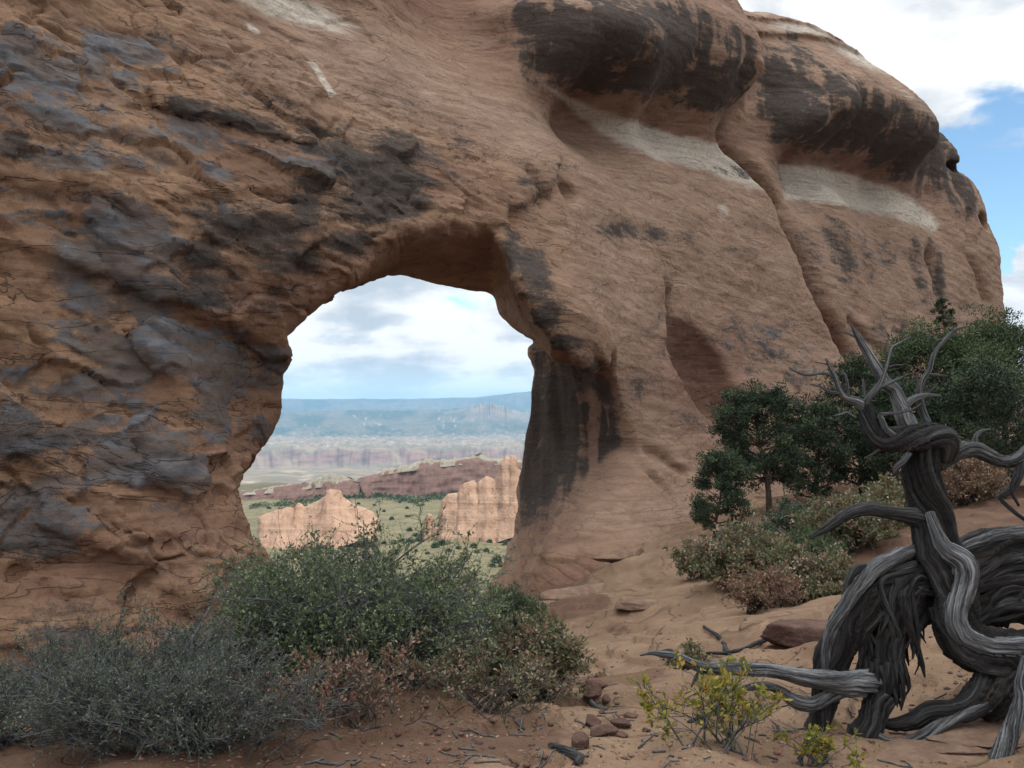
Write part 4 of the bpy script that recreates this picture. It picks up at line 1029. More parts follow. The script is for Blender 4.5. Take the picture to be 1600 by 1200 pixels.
spots = [(612, 812, 1.6), (640, 830, 1.8), (648, 838, 1.5), (690, 838, 3.2), (700, 832, 2.6), (708, 836, 2.4), (722, 842, 2.4), (735, 838, 2.6), (752, 834, 3.2), (765, 830, 2.4), (776, 833, 2.0), (798, 826, 2.6), (806, 823, 2.2),
         (664, 842, 3.4), (674, 840, 3.0), (655, 846, 2.2), (640, 848, 2.4), (628, 846, 1.6), (615, 850, 1.8), (600, 850, 1.4), (588, 846, 1.2), (570, 852, 1.4), (556, 850, 1.2), (545, 862, 1.5), (500, 858, 1.6), (470, 864, 1.4), (450, 858, 1.2), (495, 862, 1.0),
         (462, 840, 4.6), (470, 843, 3.0), (555, 828, 3.2), (566, 826, 3.0), (577, 824, 2.6), (538, 835, 2.0), (412, 846, 3.4), (405, 852, 2.8), (420, 850, 2.0),
         (690, 852, 2.6), (680, 856, 2.0), (700, 862, 1.5), (716, 858, 1.4), (740, 856, 1.8), (745, 864, 1.3), (760, 862, 1.4), (730, 874, 1.2), (776, 880, 2.2), (769, 886, 1.6), (783, 886, 1.4), (790, 852, 1.6), (765, 848, 1.5), (800, 846, 1.3),
         (700, 884, 1.0), (712, 896, 0.9), (740, 900, 0.9), (728, 890, .8), (690, 874, 1.1), (668, 866, 1.2), (650, 862, 1.0), (635, 868, 1.2), (610, 864, 1.0), (590, 866, 1.1), (755, 912, .8), (770, 902, .9),
         (636, 795, 1.4), (625, 786, 1.2), (636, 808, 1.4), (600, 800, 1.3), (660, 790, 1.6), (585, 790, 1.4), (560, 788, 1.6), (470, 778, 2.2), (440, 790, 1.8), (420, 795, 1.8), (405, 790, 2.0), (640, 772, 1.8), (672, 775, 1.8), (540, 778, 1.8), (610, 778, 1.6), (700, 780, 1.5)]
rg = np.random.default_rng(77)
for i, (px, py, wd) in enumerate(spots):
    loc = tuple(hit(px, py, 60.0)); wd *= 1.12
    if protos is None:
        protos = valley_bush('valley_shrub', loc, VL, 'shrub', 1.0, .78, 4, VG)
        protos.scale = (wd, wd, wd)
    else:
        copy_thing(protos, loc, rg.random() * 6.28, (wd, wd, wd * (.75 + .4 * rg.random())))

def scatter_stuff(name, pts, wd, mat, seed, per=26):
    """low cover nobody could count: many tufts of leaf-sized faces in one mesh"""
    rng = np.random.default_rng(seed); n = len(pts)
    ci = np.repeat(np.arange(n), per)
    d = rng.normal(size=(len(ci), 3)); d /= np.linalg.norm(d, axis=1, keepdims=True); d[:, 2] = np.abs(d[:, 2])
    C = pts[ci] + d * (wd[ci] * .5 * (.5 + .5 * rng.random(len(ci))))[:, None] * [1, 1, 1.25]
    V, F = leaf_quads(C, d + .7 * rng.normal(size=d.shape), wd[ci] * .34, wd[ci] * .22, rng)
    ti = np.clip(np.repeat(.5 + .2 * rng.normal(size=n), per) + .12 * rng.normal(size=len(ci)), 0, 1)
    o = mesh_np(name, V, F, mat, attrs={'tint': np.repeat(ti, 4)}, smooth_=False)
    return tag(o, kind='stuff')
# dark woodland along the foot of the red cliff
rng = np.random.default_rng(21); q = []
for px in np.arange(395, 830, 1.3):
    yb = np.interp(px, [380, 450, 500, 530, 560, 600, 650, 700, 740, 790, 830], [784, 782, 774, 768, 767, 770, 776, 768, 766, 768, 766])
    dens = np.interp(px, [380, 430, 470, 520, 560, 600, 640, 660, 700, 740, 770, 830], [.3, .5, .9, 1.6, 1.3, .8, 1.2, 1.0, 1.1, 1.1, .6, .6])
    for _ in range(rng.poisson(1.3 * dens)):
        q.append((px + rng.normal(), yb + abs(rng.normal()) * 3.4 + 5.5))
for _ in range(90):
    q.append((rng.uniform(515, 600), rng.uniform(764, 775)))
q = np.array(q); pts = np.array([hit(a, b_, 300.0) for a, b_ in q])
scatter_stuff('woodland', pts, rng.uniform(1.8, 3.8, len(pts)), LM['valley'], 5, 22)
# low sage over the nearer valley slope
q = np.stack([rng.uniform(400, 830, 1500), 800 + 140 * rng.random(1500) ** .9], 1)
pts = np.array([hit(a, b_, 60.0) for a, b_ in q])
LM['sage'] = leaf_mat('leaves_sage', [(0, (0.085, 0.105, 0.066)), (.6, (0.135, 0.150, 0.10)), (1, (0.20, 0.205, 0.14))], .1)
scatter_stuff('sagebrush', pts, rng.uniform(.35, 1.0, len(pts)), LM['sage'], 6, 12)

# ------------------------------------------------------------------ pinyons and junipers by the wall
def tree(px, py, top, w_px, Y, label, seed, **k):
    p = at(px, py, Y); z0 = float(H(p[0], p[1])); s = Y / FPX
    h = (640 - top) * s + 1.6 - z0
    return conifer('juniper_tree', (p[0], p[1], z0), label, w_px * s, h, seed, **k)
tree(1203, 800, 618, 128, 18.0, 'round dark pinyon with a bare lower trunk against the tan rock face', 31, clumps=420, per=95, trunk_r=.065, low=.3, lean=(-.05, 0), ll=.055)
tree(1112, 852, 712, 96, 16.2, 'small dark pinyon leftmost of the trees, in front of the wall foot', 32, clumps=260, per=80, trunk_r=.04, low=.25, lean=(.12, 0), ll=.045)
tree(1275, 790, 640, 105, 18.8, 'low dark juniper tucked behind the round pinyon', 33, clumps=300, per=60, low=.1, ll=.055)
tree(1345, 775, 570, 130, 19.5, 'slim dark juniper rising behind the bare dead branches', 34, clumps=420, per=64, low=.1, ll=.06, shape=1.25)
tree(1455, 760, 545, 210, 20.0, 'broad juniper with bright green top behind the dead snag', 35, clumps=800, per=80, low=.12, trunk_r=.1, ll=.065, shape=.8, rc=.12, leaf='pine_bright')
tree(1575, 765, 525, 220, 21.0, 'tallest juniper at the right edge reaching above the end of the fin', 36, clumps=700, per=64, low=.12, trunk_r=.1, ll=.065, shape=.8, rc=.12, leaf='pine_bright')
tree(1530, 770, 590, 170, 18.0, 'lower dark juniper in front of the two broad ones', 37, clumps=500, per=60, low=.1, trunk_r=.07, ll=.06, shape=.8)
tree(1400, 770, 610, 130, 18.5, 'bushy juniper directly behind the fork of the dead snag', 38, clumps=420, per=60, low=.08, ll=.06, shape=.8)
p_ = at(1478, 470, 33.5)
conifer('juniper_tree', tuple(at(1476, 535, 33.0)), 'sapling growing from a dark cleft in the far fin', .7, 1.5, 39, clumps=70, per=40, trunk_r=.03, low=.05, ll=.08)

# ------------------------------------------------------------------ shrubs
def sh(name, px, py, Y, w_px, h_px, label, cat, leaf, seed, **k):
    p = at(px, py, Y); z0 = float(H(p[0], p[1])); s = Y / FPX
    return shrub(name, (p[0], p[1], z0), label, cat, w_px * s, h_px * s, leaf, seed, **k)
sh('cliffrose_bush', 545, 1200, 5.5, 580, 265, 'big twiggy grey-green bush in front of the opening', 'bush', 'grey_green', 51, stems=120, m1=9, m2=7, nl=8, ll=.021, lw=.011, r0=.012, leafy=1.0, topbias=.45, depth=1.5)
sh('cliffrose_bush', 660, 1140, 6.2, 290, 190, 'rounder green bush behind the right flank of the big twiggy bush', 'bush', 'grey_green', 52, stems=60, m1=8, m2=7, nl=11, ll=.02, lw=.010, r0=.010, leafy=1.1, depth=1.2)
sh('blackbrush_bush', 200, 1300, 4.5, 560, 185, 'low blue-grey twiggy brush at the lower left before the rock', 'bush', 'grey_blue', 53, stems=60, m1=8, m2=6, nl=8, ll=.014, lw=.006, r0=.008, leafy=.8, depth=1.3)
sh('blackbrush_bush', -40, 1330, 4.3, 380, 180, 'grey brush cut by the left edge of the photo', 'bush', 'grey_blue', 54, stems=40, m1=8, m2=6, nl=8, ll=.014, lw=.006, r0=.008, leafy=.8)
sh('blackbrush_bush', 360, 1150, 6.3, 380, 140, 'thin pale brush between the rock base and the big twiggy bush', 'bush', 'grey_blue', 55, stems=40, m1=8, m2=6, nl=8, ll=.015, lw=.007, r0=.008, leafy=.8)
sh('blackbrush_bush', 260, 1345, 4.0, 640, 175, 'thin grey-green brush lining the bottom edge at the left', 'bush', 'grey_blue', 74, stems=70, m1=8, m2=6, nl=6, ll=.014, lw=.006, r0=.006, leafy=.7, depth=.7)
sh('oak_shrub', 400, 1270, 4.3, 300, 95, 'sparse rusty sprigs on bare soil at the bottom left of centre', 'shrub', 'rust', 75, stems=34, m1=5, m2=4, nl=4, ll=.02, lw=.011, r0=.004, bark=dtwig_m, leafy=.5)
sh('juniper_shrub', 790, 1045, 10.0, 125, 105, 'dense bright green juniper shrub peeping out beside the big bush', 'shrub', 'ephedra', 56, stems=90, m1=8, m2=6, nl=9, ll=.03, lw=.010, r0=.006, leafy=1.4)
sh('oak_shrub', 825, 1165, 5.7, 240, 145, 'leafy shrub turning red at the right foot of the big bush', 'shrub', 'oak', 57, stems=60, m1=7, m2=6, nl=6, ll=.026, lw=.014, r0=.006, bark=dtwig_m)
sh('oak_shrub', 560, 1255, 4.5, 380, 100, 'sparse rust-leaved undergrowth on the red soil at the bottom', 'shrub', 'rust', 58, stems=44, m1=5, m2=4, nl=4, ll=.022, lw=.012, r0=.005, bark=dtwig_m, leafy=.55)
sh('oak_shrub', 750, 1235, 4.8, 280, 105, 'small mixed green and pink-leaved shrub between the undergrowth and the trail', 'shrub', 'oak', 59, stems=36, m1=5, m2=5, nl=4, ll=.022, lw=.012, r0=.005, bark=dtwig_m, leafy=.6)
sh('yellow_shrub', 1115, 1300, 4.3, 300, 150, 'yellow-leaved shrub at the bottom edge beside the dead tree', 'shrub', 'yellow', 60, stems=16, m1=5, m2=4, nl=6, ll=.03, lw=.015, r0=.005, leafy=.9, bark=twig_m)
sh('yellow_shrub', 1270, 1262, 4.35, 190, 75, 'low yellow sprig below the dead roots', 'shrub', 'yellow', 61, stems=9, m1=4, m2=4, nl=6, ll=.026, lw=.014, r0=.004, leafy=.9)
sh('oak_shrub', 1160, 950, 11.5, 190, 125, 'oak shrub turning red leaning over the pale slickrock', 'shrub', 'oak', 62, stems=60, m1=7, m2=6, nl=7, ll=.042, lw=.024, r0=.008, bark=dtwig_m)
sh('oak_shrub', 1260, 950, 10.5, 190, 110, 'red and green oak shrub just left of the arched root', 'shrub', 'oak', 63, stems=60, m1=7, m2=6, nl=7, ll=.04, lw=.023, r0=.008, bark=dtwig_m)
sh('oak_shrub', 1190, 1010, 9.6, 150, 90, 'rusty thicket over dark dead twigs beside the red boulders', 'shrub', 'rust', 64, stems=50, m1=7, m2=5, nl=5, ll=.03, lw=.017, r0=.008, bark=dtwig_m)
sh('sage_shrub', 1175, 880, 14.6, 120, 80, 'blue-grey sage mound below the small pinyon', 'shrub', 'grey_blue', 65, stems=60, m1=7, m2=6, nl=8, ll=.045, lw=.02, r0=.008)
sh('ephedra_shrub', 1265, 905, 12.6, 120, 90, 'bright green broom-like shrub in the middle of the oak thicket', 'shrub', 'ephedra', 66, stems=90, m1=7, m2=6, nl=6, ll=.06, lw=.010, r0=.006, droop=-.5)
sh('oak_shrub', 1330, 870, 13.6, 180, 110, 'oak shrub with mixed red leaves behind the pointing dead limb', 'shrub', 'oak', 67, stems=60, m1=7, m2=6, nl=7, ll=.045, lw=.026, r0=.008, bark=dtwig_m)
sh('sage_shrub', 1270, 840, 15.5, 150, 75, 'pale sage mound at the foot of the round pinyon', 'shrub', 'grey_blue', 68, stems=60, m1=7, m2=6, nl=8, ll=.045, lw=.02, r0=.008)
sh('oak_shrub', 1390, 820, 15.5, 170, 85, 'rust-tinted oak shrub left of the dead trunk', 'shrub', 'oak', 69, stems=60, m1=7, m2=6, nl=7, ll=.05, lw=.028, r0=.008, bark=dtwig_m)
sh('oak_shrub', 1510, 800, 16.5, 170, 85, 'red-leaved oak shrub right of the dead trunk below its bent limb', 'shrub', 'rust', 70, stems=60, m1=7, m2=6, nl=7, ll=.05, lw=.028, r0=.008, bark=dtwig_m)
sh('oak_shrub', 1095, 925, 13.5, 110, 75, 'low oak shrub at the edge of the slickrock under the small pinyon', 'shrub', 'oak', 71, stems=45, m1=7, m2=5, nl=7, ll=.045, lw=.026, r0=.007, bark=dtwig_m)
sh('oak_shrub', 1075, 1085, 6.8, 80, 55, 'tiny green and red shrub under the tip of the long dead log', 'shrub', 'oak', 72, stems=26, m1=5, m2=5, nl=5, ll=.024, lw=.013, r0=.004, bark=dtwig_m)

# ------------------------------------------------------------------ the dead juniper
dm, t, b, o_ = mat_new('weathered_wood')
uvn = t.node('ShaderNodeUVMap'); uvv = uvn.outputs[0]
ob = t.node('ShaderNodeTexCoord').outputs['Object']
gr = t.node('ShaderNodeAttribute', attribute_name='weather').outputs['Fac']
s3 = t.node('ShaderNodeAttribute', attribute_name='grain').outputs['Vector']
g1 = t.noise(s3, 1.0, 8, .68, .5); g2 = t.noise(s3, 3.2, 5, .65, .15); n2 = t.noise(ob, 7, 5, .6)
wood = t.ramp(g1, [(.33, (0.018, 0.017, 0.017)), (.43, (0.090, 0.091, 0.095)), (.53, (0.21, 0.215, 0.225)), (.66, (0.47, 0.475, 0.485))])
dark = t.ramp(g1, [(.32, (0.006, 0.005, 0.005)), (.52, (0.020, 0.017, 0.016)), (.72, (0.060, 0.054, 0.050))])
c = t.mix(gr, dark, wood)
c = t.mix(t.math('MULTIPLY', t.step(g2, .52, .64), .8), c, (0.018, 0.016, 0.015))
c = t.mix(t.math('MULTIPLY', t.step(n2, .56, .7), .3), c, (0.10, 0.075, 0.055))
t.put(b.inputs['Base Color'], c); b.inputs['Roughness'].default_value = .75
bp = t.node('ShaderNodeBump', {'Height': t.math('ADD', g1, t.math('MULTIPLY', g2, .5)), 'Strength': 1.0, 'Distance': .025}); t.l.new(bp.outputs[0], b.inputs['Normal'])

def resample(P, n):
    P = np.asarray(P, float); m = len(P)
    Q = np.vstack([2 * P[0] - P[1], P, 2 * P[-1] - P[-2]])
    d = np.linalg.norm(np.diff(P[:, :3], axis=0), axis=1); s = np.concatenate([[0], np.cumsum(d)])
    q = np.linspace(0, s[-1], n); i = np.clip(np.searchsorted(s, q, side='right') - 1, 0, m - 2)
    u = ((q - s[i]) / (s[i + 1] - s[i] + 1e-9))[:, None]
    a, b_, c_, d_ = Q[i], Q[i + 1], Q[i + 2], Q[i + 3]
    return .5 * (2 * b_ + (c_ - a) * u + (2 * a - 5 * b_ + 4 * c_ - d_) * u * u + (3 * b_ - a - 3 * c_ + d_) * u ** 3)

def limb(name, pts, parent, weather=.7, seed=0, sides=36, twist=2.0, ridge=.20, aspect=1.0, flat_dir=(0, -1, 0), gnarl=.5, step=.012):
    """pts: (px, py, distance, width in px) along the wood"""
    q = np.array(pts, float)
    P3 = at(q[:, 0], q[:, 1], q[:, 2]); rad = q[:, 3] * .40 * q[:, 2] / FPX; rad[-1] = max(rad[-1], .3 * rad[-2])
    L = np.linalg.norm(np.diff(P3, axis=0), axis=1).sum()
    n = max(8, int(L / step))
    C = resample(np.hstack([P3, rad[:, None]]), n)
    r = np.maximum(C[:, 3], .0015); C = C[:, :3]
    s = np.linspace(0, L, n)
    C0 = C
    C = C + (gnarl * r)[:, None] * .5 * np.stack([fbm(s * 3.5, seed, 1., 2), fbm(s * 3.5, seed, 2., 2), fbm(s * 3.5, seed, 3., 2)], 1)
    T = np.gradient(C0, axis=0); T /= np.linalg.norm(T, axis=1, keepdims=True) + 1e-9
    fd = np.array(flat_dir, float)
    Aa = np.empty_like(C); a = np.cross(T[0], fd)
    if np.linalg.norm(a) < .1: a = np.cross(T[0], [1, 0, 0])
    for i in range(n):
        a = a - T[i] * (a @ T[i]); a = a / np.linalg.norm(a); Aa[i] = a
    Bb = np.cross(T, Aa)
    th = np.linspace(0, 2 * math.pi, sides, endpoint=False)[None, :]
    tw = th + twist * s[:, None] * 2.0 + .5 * fbm(s * 3, seed, 5.)[:, None]
    cx, cy = np.cos(tw), np.sin(tw)
    big = fbm(cx * 1.1 + seed, cy * 1.1, s[:, None] * 1.4, 2)
    rg_ = 1 - np.abs(fbm(cx * 2.4, cy * 2.4 + seed, s[:, None] * 1.1, 3)) * 2
    fine = 1 - 2 * np.abs(fbm(cx * 5.5, cy * 5.5 + seed, s[:, None] * 1.8, 2))
    rr = r[:, None] * (1 + ridge * (.9 * big + .8 * rg_ - .35) + ridge * .34 * fine)
    rr = np.maximum(rr, .25 * r[:, None])
    V = C[:, None] + rr[..., None] * (np.cos(th)[..., None] * Aa[:, None] + aspect * np.sin(th)[..., None] * Bb[:, None])
    V = V.reshape(-1, 3)
    F = grid_faces(n, sides, True)
    V = np.vstack([V, C[:1] - T[:1] * r[0] * .3, C[-1:] + T[-1:] * r[-1] * .6])
    j = np.arange(sides); j2 = (j + 1) % sides
    caps = np.concatenate([np.stack([np.full(sides, n * sides), j2, j], 1), np.stack([np.full(sides, n * sides + 1), (n - 1) * sides + j, (n - 1) * sides + j2], 1)])
    gk = float(np.clip(r.mean() * 85, 2.2, 10.0))
    g = np.stack(np.broadcast_arrays(cx * gk + seed, cy * gk, s[:, None] * 3.6), -1).reshape(-1, 3); g = np.vstack([g, g[:1], g[-1:]])
    g4 = np.hstack([g, np.ones((len(g), 1))])
    wv = np.full(len(V), weather)
    wv[:-2] = np.clip(weather + (.25 if weather > .5 else .14) * (rr / r[:, None] - 1).ravel() / max(ridge, .05) + .08 * big.ravel(), 0, 1)
    o = mesh_np(name, V, [F, caps], dm, attrs={'grain': g4, 'weather': wv})
    o.parent = parent
    # keep the part where it was built although its thing has a base of its own
    o.matrix_parent_inverse = parent.matrix_basis.inverted()
    return o

bp_ = at(1400, 1140, 5.0)
dead = empty('dead_juniper', (bp_[0], bp_[1], float(H(bp_[0], bp_[1]))), 'twisted grey dead juniper with bare branches, arched roots and a long pale log', 'dead tree')
dead.rotation_euler = (0, 0, 0)
bpy.context.view_layer.update()
Lb = lambda name, pts, w_=.7, sd=0, **k: limb(name, pts, dead, w_, sd, **k)
# trunk: leaning column, then the pale S-bend down to the roots
Lb('trunk', [(1447, 672, 5.0, 44), (1446, 705, 5.0, 62), (1442, 750, 5.0, 66), (1450, 800, 5.0, 68), (1462, 850, 4.99, 80), (1480, 890, 4.97, 84), (1494, 925, 4.95, 74), (1498, 965, 4.93, 82), (1512, 1000, 4.93, 88), (1550, 1022, 4.95, 90), (1610, 1030, 5.0, 95), (1670, 1025, 5.05, 95)], .04, 3, sides=56, ridge=.24, twist=1.1, step=.01)
Lb('trunk_strip', [(1452, 800, 4.9, 16), (1470, 852, 4.88, 30), (1503, 880, 4.86, 46), (1506, 910, 4.86, 44), (1492, 950, 4.85, 40), (1500, 985, 4.85, 42), (1540, 1010, 4.86, 40), (1610, 1012, 4.9, 40)], .95, 4, sides=40, ridge=.22, twist=.4)
# twisted head
Lb('knot', [(1470, 720, 4.98, 40), (1470, 690, 4.96, 52), (1445, 678, 4.95, 50), (1410, 684, 4.95, 44), (1380, 688, 4.95, 38), (1362, 672, 4.96, 32), (1354, 648, 4.97, 28), (1352, 632, 4.97, 24)], .14, 5, ridge=.32, twist=3)
Lb('branch', [(1430, 685, 5.02, 34), (1415, 660, 5.02, 36), (1408, 635, 5.02, 30), (1398, 610, 5.02, 24), (1384, 598, 5.02, 23), (1372, 580, 5.02, 21), (1355, 550, 5.02, 17), (1342, 528, 5.02, 13), (1330, 508, 5.02, 4)], .95, 6, ridge=.12, twist=.5)
Lb('branch', [(1405, 640, 5.02, 20), (1425, 625, 5.0, 14), (1445, 618, 5.0, 9), (1470, 618, 5.0, 4)], .95, 7, ridge=.1)
Lb('branch', [(1352, 638, 4.97, 22), (1340, 628, 4.96, 18), (1320, 620, 4.95, 14), (1311, 608, 4.94, 12), (1305, 590, 4.93, 10), (1296, 572, 4.92, 7), (1290, 560, 4.92, 3)], .8, 8, ridge=.1)
Lb('branch', [(1303, 588, 4.93, 7), (1285, 583, 4.92, 6), (1262, 586, 4.9, 6), (1245, 581, 4.9, 4), (1232, 574, 4.9, 2)], .75, 9, ridge=.08, sides=16)
Lb('branch', [(1311, 614, 4.94, 7), (1295, 612, 4.93, 6), (1282, 604, 4.92, 5), (1266, 600, 4.92, 3)], .75, 10, ridge=.08, sides=16)
Lb('branch', [(1325, 620, 4.95, 7), (1324, 600, 4.94, 6), (1320, 585, 4.94, 5), (1313, 580, 4.94, 3)], .8, 11, ridge=.08, sides=16)
Lb('branch', [(1348, 640, 4.97, 16), (1355, 624, 4.95, 14), (1370, 606, 4.94, 12), (1378, 592, 4.94, 9), (1386, 570, 4.94, 7), (1393, 545, 4.94, 6), (1404, 537, 4.94, 5), (1424, 526, 4.94, 2)], .7, 12, ridge=.1, sides=20)
Lb('branch', [(1372, 606, 4.94, 8), (1390, 598, 4.93, 7), (1403, 593, 4.93, 6), (1420, 584, 4.93, 3), (1428, 586, 4.93, 2)], .8, 13, ridge=.08, sides=16)
Lb('branch', [(1360, 640, 4.97, 9), (1352, 620, 4.96, 7), (1350, 600, 4.96, 5), (1349, 592, 4.96, 3)], .8, 14, ridge=.08, sides=16)
Lb('branch', [(1400, 684, 4.93, 14), (1385, 672, 4.92, 13), (1378, 655, 4.92, 11), (1376, 648, 4.92, 9), (1400, 645, 4.91, 5), (1424, 640, 4.91, 4), (1440, 630, 4.91, 2)], .75, 15, ridge=.1, sides=18)
Lb('branch', [(1336, 652, 4.95, 6), (1322, 644, 4.94, 5), (1318, 646, 4.94, 5), (1302, 650, 4.94, 2)], .9, 16, ridge=.08, sides=14)
Lb('branch', [(1458, 680, 5.04, 20), (1448, 660, 5.05, 16), (1438, 632, 5.06, 15), (1436, 612, 5.06, 13), (1440, 596, 5.06, 11), (1452, 578, 5.06, 10), (1458, 556, 5.06, 9), (1470, 538, 5.06, 8), (1485, 522, 5.06, 7), (1496, 514, 5.06, 5), (1514, 510, 5.06, 2)], .65, 17, ridge=.1, sides=20)
Lb('branch', [(1450, 585, 5.06, 7), (1462, 586, 5.05, 6), (1480, 588, 5.05, 3)], .8, 18, ridge=.08, sides=14)
Lb('branch', [(1440, 618, 5.06, 5), (1452, 612, 5.05, 4), (1464, 602, 5.05, 2)], .7, 19, ridge=.08, sides=12)
Lb('stub', [(1420, 708, 4.93, 14), (1410, 722, 4.92, 11), (1400, 730, 4.92, 9), (1396, 740, 4.92, 3)], .95, 20, ridge=.15, sides=20)
Lb('branch', [(1376, 700, 4.94, 6), (1366, 708, 4.93, 4), (1350, 716, 4.93, 2)], .7, 21, sides=12)
# fine broken twigs
rt = np.random.default_rng(29)
for i, (x, y, Y_) in enumerate([(1340, 528, 5.02), (1352, 545, 5.02), (1372, 578, 5.02), (1392, 560, 4.94), (1384, 575, 4.94), (1300, 578, 4.93), (1318, 616, 4.95), (1460, 552, 5.06), (1474, 534, 5.06), (1440, 600, 5.06), (1486, 520, 5.06), (1415, 640, 4.92), (1378, 660, 4.92), (1345, 640, 4.97), (1530, 704, 5.0), (1560, 720, 5.0), (1585, 745, 4.97), (1360, 690, 4.95), (1400, 690, 4.94), (1428, 590, 5.0)]):
    an = rt.uniform(-2.8, .3); ln = rt.uniform(16, 42); cv = rt.normal() * .5
    p = [(x, y, Y_, 4.2)]
    for k in range(3):
        an += cv * .5 + rt.normal() * .25
        p.append((p[-1][0] + math.cos(an) * ln / 3, p[-1][1] + math.sin(an) * ln / 3, Y_ - .01 * k, 3.2 - k))
    Lb('twig', p, .6, 200 + i, sides=8, ridge=.05)
# limb to the right, bent, with hook and hanging twigs
Lb('branch', [(1462, 722, 5.0, 40), (1490, 706, 5.0, 34), (1520, 702, 5.0, 32), (1542, 712, 5.0, 28), (1566, 722, 5.0, 24), (1592, 718, 5.0, 24), (1612, 700, 5.0, 22), (1650, 690, 5.0, 20)], .45, 22, ridge=.2)
Lb('branch', [(1524, 698, 5.0, 14), (1524, 684, 5.0, 10), (1532, 674, 5.0, 7), (1548, 670, 5.0, 3)], .7, 23, sides=18)
Lb('branch', [(1596, 716, 5.0, 20), (1594, 735, 4.98, 18), (1586, 755, 4.97, 16), (1572, 770, 4.96, 12), (1562, 778, 4.96, 8), (1585, 800, 4.96, 7), (1602, 812, 4.96, 7)], .3, 24)
Lb('branch', [(1590, 740, 4.96, 9), (1580, 765, 4.95, 7), (1592, 790, 4.95, 5)], .2, 25, sides=14)
# pointing limb on the left
Lb('branch', [(1440, 812, 4.98, 40), (1418, 804, 4.95, 30), (1385, 800, 4.92, 24), (1355, 796, 4.9, 26), (1325, 804, 4.88, 22), (1296, 822, 4.86, 17), (1266, 841, 4.85, 4)], .2, 26, ridge=.26, twist=.6)
# arched root plate
Lb('root', [(1470, 868, 5.10, 50), (1430, 880, 5.08, 62), (1390, 900, 5.04, 72), (1350, 945, 5.0, 78), (1318, 990, 4.97, 72), (1300, 1030, 4.95, 58), (1290, 1080, 4.95, 46), (1284, 1120, 4.95, 40), (1270, 1160, 4.95, 24)], .02, 27, sides=60, ridge=.34, twist=.3, aspect=.8)
Lb('root', [(1640, 848, 5.25, 70), (1590, 852, 5.22, 72), (1540, 862, 5.2, 70), (1500, 880, 5.18, 60), (1460, 900, 5.15, 50)], .05, 28, sides=50, ridge=.28, twist=.4)
Lb('root', [(1650, 920, 5.35, 130), (1600, 915, 5.35, 130), (1550, 920, 5.32, 120), (1505, 935, 5.28, 90), (1470, 950, 5.25, 60)], .05, 29, sides=48, ridge=.32)
Lb('root', [(1460, 905, 5.12, 70), (1420, 935, 5.1, 90), (1390, 975, 5.05, 80), (1375, 1020, 5.0, 66), (1378, 1060, 4.97, 70), (1385, 1090, 4.95, 60)], .06, 30, sides=50, ridge=.36, twist=.3)
Lb('root', [(1470, 940, 5.15, 60), (1430, 960, 5.12, 60), (1405, 990, 5.08, 40), (1410, 1020, 5.06, 18)], .05, 31, ridge=.3)
# pale weathered crest along the arched root, and fibres fanning out below it
Lb('root_crest', [(1440, 858, 5.0, 20), (1405, 868, 4.97, 26), (1375, 884, 4.95, 28), (1345, 915, 4.92, 26), (1318, 950, 4.9, 24), (1298, 985, 4.9, 20), (1290, 1020, 4.9, 16), (1292, 1060, 4.9, 12)], .75, 33, sides=30, ridge=.28, twist=.4)
Lb('root_crest', [(1500, 858, 5.12, 14), (1530, 846, 5.12, 20), (1570, 836, 5.14, 22), (1620, 832, 5.16, 24)], .7, 34, sides=26, ridge=.28, twist=.4)
rf = np.random.default_rng(19)
for i in range(34):
    a = rf.random(); x0 = 1470 - 60 * a; y0 = 880 + 50 * rf.random(); x1 = 1310 + 130 * rf.random(); y1 = 960 + 110 * rf.random()
    xm = (x0 + x1) / 2 - 25 + 20 * rf.normal(); ym = (y0 + y1) / 2 - 26 + 12 * rf.normal(); w0 = 7 + 11 * rf.random()
    Lb('root_strip', [(x0, y0, 4.98, w0), (xm, ym, 4.93 + .04 * rf.random(), w0), (x1, y1, 4.93 + .04 * rf.random(), w0 * .6), (x1 - 4 + 6 * rf.normal(), y1 + 26, 4.93, 2)], .08 + .3 * rf.random() ** 2, 100 + i, sides=12, ridge=.3, step=.02)
for i in range(18):
    y0 = 865 + 90 * rf.random(); w0 = 8 + 14 * rf.random()
    Lb('root_strip', [(1500 + 12 * rf.normal(), y0 + 30, 5.08, 3), (1530, y0 + 16 + 6 * rf.normal(), 5.12, w0), (1570, y0 + 8 * rf.normal(), 5.12, w0), (1625, y0 - 4, 5.14, w0)], .05 + .25 * rf.random() ** 2, 150 + i, sides=12, ridge=.3, step=.02)
